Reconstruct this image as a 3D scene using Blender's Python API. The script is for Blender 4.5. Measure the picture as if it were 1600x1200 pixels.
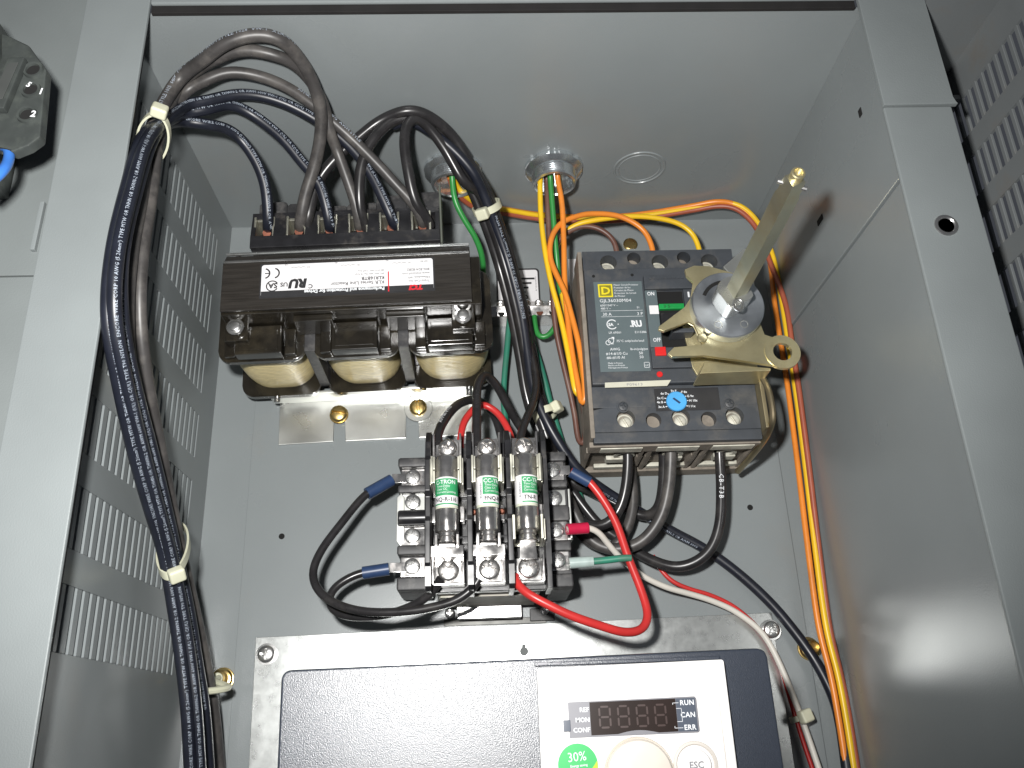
import bpy, bmesh, math, random
from mathutils import Vector, Matrix
random.seed(7)
for o in list(bpy.data.objects): bpy.data.objects.remove(o)
SC = bpy.context.scene
COL = SC.collection
S = 0.001                                   # everything below is written in millimetres
# x = to the right, z = up, d = out of the back wall towards the viewer
def V(x, z, d): return Vector((x*S, -d*S, z*S))

# ------------------------------------------------------------------ camera, world, light, exposure
cam_d = bpy.data.cameras.new('camera'); cam = bpy.data.objects.new('camera', cam_d); COL.objects.link(cam)
cam_d.sensor_width = 36.0; cam_d.lens = 36.0*1357.565/1600.0; cam_d.clip_start = 0.01; cam_d.clip_end = 20
xw, yw, zw = (0.9990007, -0.0240169, 0.03769345), (-0.02593432, 0.37536515, 0.92651412), (-0.0364008, -0.92656581, 0.37436719)
# columns of the camera matrix: right, up, back, each given in world axes
rt = Vector((xw[0], yw[0], zw[0])); up = -Vector((xw[1], yw[1], zw[1])); bk = -Vector((xw[2], yw[2], zw[2]))
M = Matrix((rt, up, bk)).transposed().to_4x4(); M.translation = V(0, 0, 440)
cam.matrix_world = M
SC.camera = cam

world = bpy.data.worlds.new('World'); SC.world = world; world.use_nodes = True
bg = world.node_tree.nodes['Background']; bg.inputs[0].default_value = (0.80, 0.86, 1.0, 1); bg.inputs[1].default_value = 0.06

fl = bpy.data.lights.new('camera_flash', 'SPOT'); fl.spot_size = math.radians(104); fl.spot_blend = 0.8; fl.energy = 10.0; fl.color = (1.0, 0.985, 0.96); fl.shadow_soft_size = 0.010
flo = bpy.data.objects.new('camera_flash', fl); COL.objects.link(flo); flo.location = V(-35, 45, 440)
flo.rotation_euler = (-bk+rt*-0.02).to_track_quat('-Z', 'Y').to_euler()

SC.render.engine = 'CYCLES'
SC.view_settings.view_transform = 'Standard'; SC.view_settings.look = 'None'
SC.view_settings.exposure = 0.0; SC.view_settings.gamma = 1.0; SC.view_settings.use_curve_mapping = False

# ------------------------------------------------------------------ materials
MATS = {}
def mat(name, col, rough=0.5, metal=0.0, var=0.10, vscale=120.0, bump=0.0, bscale=900.0, dirt=None, dirt_amt=0.0, dscale=60.0, coat=0.0, rvar=0.0, spec=0.5, stretch=None):
    if name in MATS: return MATS[name]
    m = bpy.data.materials.new(name); m.use_nodes = True
    nt = m.node_tree; N = nt.nodes; L = nt.links
    p = N['Principled BSDF']
    p.inputs['Metallic'].default_value = metal; p.inputs['Roughness'].default_value = rough
    p.inputs['Coat Weight'].default_value = coat; p.inputs['Coat Roughness'].default_value = 0.12
    p.inputs['Specular IOR Level'].default_value = spec
    tc = N.new('ShaderNodeTexCoord'); src = tc.outputs['Object']
    if stretch:
        mp = N.new('ShaderNodeMapping'); mp.inputs['Scale'].default_value = stretch; L.new(src, mp.inputs[0]); src = mp.outputs[0]
    n1 = N.new('ShaderNodeTexNoise'); n1.inputs['Scale'].default_value = vscale; n1.inputs['Detail'].default_value = 5; L.new(src, n1.inputs['Vector'])
    cr = N.new('ShaderNodeValToRGB'); L.new(n1.outputs['Fac'], cr.inputs[0])
    cr.color_ramp.elements[0].position = 0.3; cr.color_ramp.elements[1].position = 0.7
    cr.color_ramp.elements[0].color = tuple(c*(1-var) for c in col)+(1,)
    cr.color_ramp.elements[1].color = tuple(min(1, c*(1+var)) for c in col)+(1,)
    out = cr.outputs[0]
    if dirt:
        n2 = N.new('ShaderNodeTexNoise'); n2.inputs['Scale'].default_value = dscale; n2.inputs['Detail'].default_value = 8; n2.inputs['Roughness'].default_value = 0.65
        L.new(tc.outputs['Object'], n2.inputs['Vector'])
        r2 = N.new('ShaderNodeMapRange'); r2.inputs[1].default_value = 0.60-0.35*dirt_amt; r2.inputs[2].default_value = 0.75-0.2*dirt_amt; r2.inputs[4].default_value = min(1, 0.4+dirt_amt*.6)
        L.new(n2.outputs['Fac'], r2.inputs[0])
        mx = N.new('ShaderNodeMixRGB'); L.new(r2.outputs[0], mx.inputs[0]); L.new(out, mx.inputs[1]); mx.inputs[2].default_value = tuple(dirt)+(1,)
        out = mx.outputs[0]
    L.new(out, p.inputs['Base Color'])
    if rvar:
        n3 = N.new('ShaderNodeTexNoise'); n3.inputs['Scale'].default_value = vscale*0.6; n3.inputs['Detail'].default_value = 6; L.new(src, n3.inputs['Vector'])
        r3 = N.new('ShaderNodeMapRange'); r3.inputs[1].default_value = .3; r3.inputs[2].default_value = .7
        r3.inputs[3].default_value = max(.03, rough-rvar); r3.inputs[4].default_value = min(1, rough+rvar)
        L.new(n3.outputs['Fac'], r3.inputs[0]); L.new(r3.outputs[0], p.inputs['Roughness'])
    if bump:
        n4 = N.new('ShaderNodeTexNoise'); n4.inputs['Scale'].default_value = bscale; n4.inputs['Detail'].default_value = 3; L.new(src, n4.inputs['Vector'])
        b = N.new('ShaderNodeBump'); b.inputs['Strength'].default_value = bump; b.inputs['Distance'].default_value = 0.0006
        L.new(n4.outputs['Fac'], b.inputs['Height']); L.new(b.outputs[0], p.inputs['Normal'])
    MATS[name] = m
    return m

GREY   = mat('grey_enamel', (0.224, 0.246, 0.251), 0.29, var=0.04, vscale=18, bump=0.08, bscale=1500, rvar=0.03, dirt=(0.235, 0.235, 0.22), dirt_amt=0.06, dscale=14)
GREYF  = mat('grey_enamel_frame', (0.208, 0.230, 0.233), 0.50, var=0.05, vscale=30, bump=0.16, bscale=1800)
GREYD  = mat('grey_enamel_dusty', (0.20, 0.215, 0.22), 0.48, var=0.06, vscale=40, bump=0.12, bscale=1800, dirt=(0.20, 0.18, 0.155), dirt_amt=0.3, dscale=40)
GREYO  = mat('grey_enamel_outer', (0.175, 0.194, 0.194), 0.5, var=0.06, vscale=30, bump=0.12, bscale=1800)
BLACKP = mat('black_plastic', (0.016, 0.016, 0.018), 0.34, var=0.25, vscale=200, rvar=0.08, dirt=(0.10, 0.09, 0.08), dirt_amt=0.12, dscale=120)
BLACKD = mat('black_plastic_dusty', (0.03, 0.03, 0.032), 0.5, var=0.3, vscale=160, dirt=(0.13, 0.125, 0.12), dirt_amt=0.35, dscale=180)
VARN   = mat('varnished_black', (0.014, 0.012, 0.009), 0.20, var=0.4, vscale=90, coat=0.7, rvar=0.10, dirt=(0.05, 0.042, 0.028), dirt_amt=0.3, dscale=70)
WIREB  = mat('wire_black', (0.021, 0.020, 0.021), 0.30, var=0.25, vscale=150, rvar=0.08, dirt=(0.07, 0.065, 0.06), dirt_amt=0.15, dscale=80)
WIREN  = mat('wire_navy_black', (0.012, 0.014, 0.022), 0.38, var=0.2, vscale=150, rvar=0.06)
WIREG  = mat('wire_dusty_black', (0.048, 0.045, 0.044), 0.42, var=0.25, vscale=120, dirt=(0.13, 0.12, 0.11), dirt_amt=0.4, dscale=90)
PRINT  = mat('white_print', (0.38, 0.43, 0.50), 0.6, var=0.25, vscale=900)
PRINTW = mat('label_white_print', (0.72, 0.74, 0.76), 0.6, var=0.08, vscale=500)
INK    = mat('black_ink', (0.02, 0.02, 0.022), 0.6, var=0.2)
INKG   = mat('grey_ink', (0.22, 0.22, 0.24), 0.6, var=0.2)
ZINC   = mat('zinc_plate', (0.64, 0.65, 0.62), 0.32, 0.85, var=0.08, vscale=60, rvar=0.08)
GALV   = mat('galvanised_sheet', (0.58, 0.60, 0.59), 0.29, 0.88, var=0.05, vscale=420, rvar=0.025, bump=0.02, bscale=900)
NICKEL = mat('nickel_plated', (0.70, 0.685, 0.67), 0.20, 0.93, var=0.12, vscale=200, rvar=0.12, dirt=(0.40, 0.33, 0.30), dirt_amt=0.2, dscale=250)
STEEL  = mat('bright_steel', (0.64, 0.64, 0.63), 0.26, 0.93, var=0.1, vscale=150, rvar=0.08)
CLIPM  = mat('tinned_clip', (0.66, 0.65, 0.55), 0.34, 0.88, var=0.12, vscale=150, rvar=0.1)
GOLD   = mat('yellow_zinc', (0.74, 0.66, 0.40), 0.38, 0.86, var=0.16, vscale=70, rvar=0.10, dirt=(0.45, 0.36, 0.17), dirt_amt=0.3, dscale=70)
BRASS  = mat('brass', (0.66, 0.49, 0.20), 0.28, 1.0, var=0.15, vscale=150, rvar=0.1)
COPPER = mat('copper', (0.22, 0.085, 0.055), 0.5, 0.8, var=0.2, vscale=300)
ORANGE = mat('wire_orange', (0.76, 0.24, 0.030), 0.36, var=0.08, vscale=90, dirt=(0.45, 0.16, 0.05), dirt_amt=0.12)
YELLOW = mat('wire_yellow', (0.80, 0.50, 0.018), 0.36, var=0.08, vscale=90)
BROWN  = mat('wire_brown', (0.13, 0.060, 0.045), 0.42, var=0.15, vscale=90, dirt=(0.20, 0.14, 0.11), dirt_amt=0.2)
GREEN  = mat('wire_green', (0.030, 0.235, 0.050), 0.36, var=0.1, vscale=90)
TEAL   = mat('wire_teal_green', (0.030, 0.190, 0.125), 0.40, var=0.1, vscale=90, dirt=(0.10, 0.16, 0.12), dirt_amt=0.2)
RED    = mat('wire_red', (0.52, 0.032, 0.030), 0.34, var=0.1, vscale=90)
WHITE  = mat('wire_white', (0.66, 0.63, 0.57), 0.42, var=0.06, vscale=90)
BLUE   = mat('wire_blue', (0.05, 0.19, 0.60), 0.30, var=0.08, vscale=90)
BLUEF  = mat('ferrule_blue', (0.025, 0.05, 0.12), 0.38, var=0.15, vscale=200)
PINK   = mat('ferrule_red', (0.45, 0.012, 0.05), 0.35, var=0.15, vscale=200)
CLEARF = mat('ferrule_clear', (0.36, 0.44, 0.42), 0.28, var=0.15, vscale=200)
NYLON  = mat('nylon_natural', (0.62, 0.62, 0.47), 0.42, var=0.06, vscale=120)
COIL   = mat('varnished_winding', (0.66, 0.55, 0.29), 0.34, var=0.22, vscale=40, coat=0.35, stretch=(6, 60, 6), dirt=(0.25, 0.16, 0.05), dirt_amt=0.12, dscale=90)
BREAK  = mat('breaker_case', (0.050, 0.056, 0.065), 0.50, var=0.14, vscale=120, bump=0.10, bscale=2500, dirt=(0.125, 0.118, 0.108), dirt_amt=0.30, dscale=75)
BREAKL = mat('breaker_label', (0.100, 0.130, 0.138), 0.55, var=0.05, vscale=120)
DUSTY  = mat('dusty_case', (0.23, 0.20, 0.165), 0.8, var=0.22, vscale=90, bump=0.3, bscale=700, dirt=(0.10, 0.088, 0.074), dirt_amt=0.3, dscale=110)
LUG    = mat('dusty_lug', (0.56, 0.55, 0.47), 0.6, 0.25, var=0.2, vscale=160, dirt=(0.22, 0.19, 0.15), dirt_amt=0.3, dscale=150)
HOLE   = mat('hole_shade', (0.006, 0.006, 0.006), 0.9, var=0.0)  # flat black painted in for the shade inside holes and openings
PAPER  = mat('label_paper', (0.76, 0.75, 0.76), 0.5, var=0.03, vscale=60)
PAPERY = mat('label_strip', (0.56, 0.55, 0.45), 0.6, var=0.08, vscale=90)
LRED   = mat('label_red', (0.62, 0.02, 0.03), 0.5, var=0.05)
LGREEN = mat('label_green', (0.030, 0.30, 0.11), 0.5, var=0.08, vscale=300)
LYEL   = mat('label_yellow', (0.75, 0.62, 0.02), 0.5, var=0.05)
FIBRE  = mat('fuse_tube', (0.60, 0.62, 0.50), 0.55, var=0.06)
REDBTN = mat('red_button', (0.62, 0.015, 0.015), 0.45, var=0.06)
GRNIND = mat('green_indicator', (0.01, 0.28, 0.06), 0.4, var=0.1)
CYAN   = mat('dial_blue', (0.08, 0.38, 0.75), 0.45, var=0.06)
DRIVE  = mat('drive_case', (0.030, 0.037, 0.052), 0.29, var=0.15, vscale=2500, bump=0.20, bscale=2600, spec=0.72)
CREAM  = mat('drive_panel', (0.80, 0.79, 0.78), 0.45, var=0.03, vscale=60)
BEZEL  = mat('display_bezel', (0.19, 0.19, 0.21), 0.4, var=0.05)
BEZELD = mat('display_bezel_dark', (0.060, 0.075, 0.105), 0.4, var=0.05)
SCREEN = mat('display_window', (0.020, 0.012, 0.010), 0.25, var=0.1)
SEGM   = mat('display_segment', (0.036, 0.016, 0.013), 0.4, var=0.1)
STKG   = mat('sticker_green', (0.02, 0.42, 0.10), 0.45, var=0.03)
STKY   = mat('sticker_lime', (0.42, 0.68, 0.01), 0.45, var=0.03)
LAMIN  = mat('core_lamination', (0.20, 0.19, 0.165), 0.5, 0.5, var=0.25, vscale=60, stretch=(1, 40, 1), dirt=(0.10, 0.11, 0.05), dirt_amt=0.3, dscale=60)
REFLCT = mat('switch_block_case', (0.040, 0.046, 0.044), 0.55, var=0.2, vscale=150, dirt=(0.075, 0.085, 0.075), dirt_amt=0.3, dscale=160)

# ------------------------------------------------------------------ helpers
ORG = {}                                     # thing -> origin in mm (parts are written in absolute mm)
def thing(name, label, cat, org, group=None, roll=0.0, local=False):
    o = bpy.data.objects.new(name, None); COL.objects.link(o); o.empty_display_size = 0.01
    o.location = V(*org); o.rotation_euler = (0, -math.radians(roll), 0)
    o['label'] = label; o['category'] = cat
    if group: o['group'] = group
    ORG[o] = (0, 0, 0) if local else org
    return o
def tag(o, label, cat, group=None):
    o['label'] = label; o['category'] = cat
    if group: o['group'] = group
    return o
def finish(me, m, ang=35):
    me.materials.append(m)
    me.polygons.foreach_set('use_smooth', [True]*len(me.polygons))
    me.set_sharp_from_angle(angle=math.radians(ang))
BEV = set()
def link(name, me, parent=None, org=None):
    o = bpy.data.objects.new(name, me); COL.objects.link(o)
    if me.name in BEV:                      # keeps the flat faces of bevelled parts flat
        w = o.modifiers.new('weighted_normals', 'WEIGHTED_NORMAL'); w.keep_sharp = True; w.weight = 100
    if parent is not None:
        o.parent = parent; ORG[o] = ORG[parent]
    return o
class MB:
    def __init__(s): s.b = bmesh.new(); s.bev = False
    def _bev(s, verts, b, seg=2):
        if b <= 0: return
        s.bev = True
        es = {e for v in verts for e in v.link_edges}
        bmesh.ops.bevel(s.b, geom=list(es), offset=b, segments=seg, affect='EDGES', profile=0.5, clamp_overlap=True)
    def box(s, x0, x1, z0, z1, d0, d1, b=0.0, seg=2):
        vs = [s.b.verts.new((x, -d, z)) for x in (x0, x1) for d in (d0, d1) for z in (z0, z1)]
        for q in ((0,1,3,2), (4,6,7,5), (0,4,5,1), (2,3,7,6), (0,2,6,4), (1,5,7,3)): s.b.faces.new([vs[i] for i in q])
        s._bev(vs, b, seg); return s
    def prism(s, poly, d0, d1, b=0.0, axis='d'):
        # poly of (x,z) extruded along d ; axis 'x': poly of (z,d) along x ; axis 'z': poly of (x,d) along z
        f = {'d': lambda a, c, t: (a, -t, c), 'x': lambda a, c, t: (t, -c, a), 'z': lambda a, c, t: (a, -c, t)}[axis]
        A = [s.b.verts.new(f(a, c, d0)) for a, c in poly]; B = [s.b.verts.new(f(a, c, d1)) for a, c in poly]
        n = len(poly)
        s.b.faces.new(A); s.b.faces.new(B[::-1])
        for i in range(n): s.b.faces.new((A[i], B[i], B[(i+1) % n], A[(i+1) % n]))
        s._bev(A+B, b); return s
    def lathe(s, prof, c, axis='d', n=24, ph=0.0, caps=True, closed=False):
        # prof of (radius, height along axis) from c
        cx, cz, cd = c
        rings = []
        for r, h in prof:
            ring = []
            for i in range(n):
                a = ph+2*math.pi*i/n; u, w = r*math.cos(a), r*math.sin(a)
                if axis == 'd': p = (cx+u, -(cd+h), cz+w)
                elif axis == 'z': p = (cx+u, -(cd+w), cz+h)
                else: p = (cx+h, -(cd+w), cz+u)
                ring.append(s.b.verts.new(p))
            rings.append(ring)
        pr = list(zip(rings, rings[1:]))
        if closed: pr.append((rings[-1], rings[0]))
        for A, B in pr:
            for i in range(n): s.b.faces.new((A[i], A[(i+1) % n], B[(i+1) % n], B[i]))
        if caps and not closed:
            s.b.faces.new(rings[0]); s.b.faces.new(rings[-1])
        return s
    def cyl(s, c, r, h, axis='d', n=24, b=0.0, ph=0.0):
        if b: return s.lathe([(r-b, 0), (r, b), (r, h-b), (r-b, h)], c, axis, n, ph)
        return s.lathe([(r, 0), (r, h)], c, axis, n, ph)
    def tube(s, pts, r, n=10, rend=None):
        fr = frames(pts)
        rings = []
        for k, (p, t, u, w) in enumerate(fr):
            rr = r if rend is None else r+(rend-r)*k/(len(fr)-1)
            ring = []
            for i in range(n):
                a = 2*math.pi*i/n; q = p+u*(rr*math.cos(a))+w*(rr*math.sin(a))
                ring.append(s.b.verts.new((q.x, -q.z, q.y)))
            rings.append(ring)
        for A, B in zip(rings, rings[1:]):
            for i in range(n): s.b.faces.new((A[i], A[(i+1) % n], B[(i+1) % n], B[i]))
        s.b.faces.new(rings[0]); s.b.faces.new(rings[-1])
        return s
    def ribbon(s, pts, w, t):
        # flat band through pts (x,z,d), closed loop, width w given as a vector list is not needed: width runs along the given vector
        return s
    def raw(s, verts, faces):
        vs = [s.b.verts.new((x, -d, z)) for x, z, d in verts]
        for f in faces:
            try: s.b.faces.new([vs[i] for i in f])
            except ValueError: pass
        return s
    def mesh(s, name, m, org=(0, 0, 0), ang=35):
        bmesh.ops.recalc_face_normals(s.b, faces=s.b.faces[:])
        for v in s.b.verts: v.co = Vector(((v.co.x-org[0])*S, (v.co.y+org[2])*S, (v.co.z-org[1])*S))
        me = bpy.data.meshes.new(name); s.b.to_mesh(me); s.b.free()
        finish(me, m, ang)
        if s.bev: BEV.add(me.name)
        return me
    def build(s, name, m, parent=None, org=None, ang=35):
        if parent is not None: return link(name, s.mesh(name, m, ORG[parent], ang), parent)
        org = org or (0, 0, 0)
        o = link(name, s.mesh(name, m, org, ang)); o.location = V(*org); ORG[o] = org
        return o
def inst(name, me, parent, at, rot=None):
    o = link(name, me, parent); g = ORG[parent]
    o.location = V(at[0]-g[0], at[1]-g[1], at[2]-g[2])
    if rot: o.rotation_euler = rot
    return o
def spline(pts, step=2.0):
    # centripetal-ish Catmull-Rom through (x,z,d) points, resampled evenly
    P = [Vector(p) for p in pts]; P = [P[0]*2-P[1]]+P+[P[-1]*2-P[-2]]
    out = []
    for i in range(1, len(P)-2):
        a, b, c, e = P[i-1], P[i], P[i+1], P[i+2]
        for k in range(12):
            t = k/12
            out.append(0.5*((2*b)+(c-a)*t+(2*a-5*b+4*c-e)*t*t+(3*b-a-3*c+e)*t**3))
    out.append(P[-2])
    L = [0]
    for a, b in zip(out, out[1:]): L.append(L[-1]+(b-a).length)
    n = max(3, int(L[-1]/step)); res = []; j = 0
    for k in range(n+1):
        t = L[-1]*k/n
        while j < len(L)-2 and L[j+1] < t: j += 1
        f = (t-L[j])/max(1e-6, L[j+1]-L[j]); res.append(out[j].lerp(out[j+1], f))
    for _ in range(2):
        res = [res[0]]+[(res[i-1]+res[i]*2+res[i+1])/4 for i in range(1, len(res)-1)]+[res[-1]]
    return res
def frames(pts):
    P = [Vector(p) for p in pts]; out = []; u = None
    for i, p in enumerate(P):
        t = (P[min(i+1, len(P)-1)]-P[max(i-1, 0)]).normalized()
        if u is None:
            u = t.orthogonal().normalized()
        u = (u-t*u.dot(t)).normalized()
        out.append((p, t, u, t.cross(u)))
    return out
TXT = {}
def text2d(body, size=1.0, bold=0.0, res=2, spacing=1.0):
    key = (body, size, bold, res, spacing)
    if key in TXT: return TXT[key]
    c = bpy.data.curves.new('lettering', 'FONT'); c.body = body; c.size = size*1.43; c.offset = bold; c.resolution_u = res; c.space_character = spacing
    o = bpy.data.objects.new('lettering', c); COL.objects.link(o)
    bpy.context.view_layer.update()
    e = o.evaluated_get(bpy.context.evaluated_depsgraph_get()); me = e.to_mesh()
    vs = [(v.co.x, v.co.y) for v in me.vertices]; fs = [tuple(p.vertices) for p in me.polygons]
    e.to_mesh_clear(); bpy.data.objects.remove(o); bpy.data.curves.remove(c)
    TXT[key] = (vs, fs); return TXT[key]
def put_text(mb, body, x, z, d, size, rot=0.0, align='l', bold=0.0, sx=1.0, spacing=1.0, slant=0.0):
    vs, fs = text2d(body, size, bold, 2, spacing)
    if not vs: return
    w = max(v[0] for v in vs)*sx
    off = {'l': 0, 'c': -w/2, 'r': -w}[align]
    ca, sa = math.cos(math.radians(rot)), math.sin(math.radians(rot))
    V3 = []
    for a, b in vs:
        a = a*sx+off+slant*b
        V3.append((x+a*ca-b*sa, z+a*sa+b*ca, d))
    mb.raw(V3, fs)
def wire_text(mb, path, r, body, size, s0, face=(0, 0, 1), flip=False, lift=0.09, ang0=0.0, spacing=1.05, bold=0.0):
    # lettering wrapped on a cable: u along the cable, v around it, starting at arc length s0 (mm)
    vs, fs = text2d(body, size, bold, 1, spacing)
    if not vs: return
    if size > 1.3:                           # cut the letters into bands so they follow the round cable
        bm_ = bmesh.new(); vv = [bm_.verts.new((a, b, 0)) for a, b in vs]
        for f in fs:
            try: bm_.faces.new([vv[i] for i in f])
            except ValueError: pass
        for k in range(1, 6): bmesh.ops.bisect_plane(bm_, geom=bm_.verts[:]+bm_.edges[:]+bm_.faces[:], plane_co=(0, size*k/6, 0), plane_no=(0, 1, 0), dist=1e-5)
        bm_.verts.index_update(); vs = [(v.co.x, v.co.y) for v in bm_.verts]; fs = [tuple(v.index for v in f.verts) for f in bm_.faces]; bm_.free()
    F = Vector(face).normalized()
    L = [0]
    for a, b in zip(path, path[1:]): L.append(L[-1]+(b-a).length)
    tot = L[-1]; out = []
    for a, b in vs:
        s = s0+(-a if flip else a); s = min(max(s, 0.0), tot-1e-3)
        lo, hi = 0, len(L)-1
        while hi-lo > 1:
            m = (lo+hi)//2
            if L[m] <= s: lo = m
            else: hi = m
        f = (s-L[lo])/max(1e-6, L[lo+1]-L[lo]); p = path[lo].lerp(path[lo+1], f)
        t = (path[min(lo+2, len(path)-1)]-path[max(lo-1, 0)]).normalized()
        n = (F-t*F.dot(t))
        if n.length < 1e-3: n = t.orthogonal()
        n.normalize(); bn = t.cross(n)
        if flip: bn = -bn
        # at n, the left-handed (x,z,d) basis: bn chosen so letters read upright
        th = ang0-(b-size*0.5)/r
        q = p+(n*math.cos(th)+bn*math.sin(th))*(r+lift)
        out.append((q.x, q.y, q.z))
    mb.raw(out, fs)
def screw_mesh(name, R, H, m, kind='phillips', hexn=0, washer=0.0):
    # head standing on d=0, axis along d; the drive recess is pressed into the dome
    b = MB(); n = 56; prof = []
    K = 12
    rings = []
    for k in range(K+1):
        rr = R*(1-k/K); fl_ = 0.72 if kind == 'combo' else 0.5; h = H*(fl_+(1-fl_)*math.sqrt(max(0, 1-(rr/R)**2)))
        ring = []
        for i in range(n):
            a = 2*math.pi*i/n; x, z = rr*math.cos(a), rr*math.sin(a); hh = h
            if kind == 'phillips':
                if min(abs(x), abs(z)) < R*0.16 and max(abs(x), abs(z)) < R*0.64: hh = h-H*0.62
            elif kind == 'slot':
                if abs(z) < R*0.15: hh = h-H*0.40
            elif kind == 'combo':
                if (abs(z) < R*0.15) or (abs(x) < R*0.15 and abs(z) < R*0.66): hh = h-H*0.55
            ring.append(b.b.verts.new((x, -hh, z)))
        rings.append(ring)
    base = [b.b.verts.new((R*math.cos(2*math.pi*i/n), 0, R*math.sin(2*math.pi*i/n))) for i in range(n)]
    rings = [base]+rings
    for A, B in zip(rings, rings[1:]):
        for i in range(n): b.b.faces.new((A[i], A[(i+1) % n], B[(i+1) % n], B[i]))
    b.b.faces.new(base)
    if washer: b.lathe([(washer, -0.8), (washer, 0.0), (R*.9, 0.1)], (0, 0, 0), 'd', 28)
    if hexn: b.cyl((0, 0, -H*0.9), R*1.12, H*0.95, 'd', 6)
    bmesh.ops.remove_doubles(b.b, verts=b.b.verts[:], dist=1e-5)
    return b.mesh(name, m, (0, 0, 0), 30)
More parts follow.
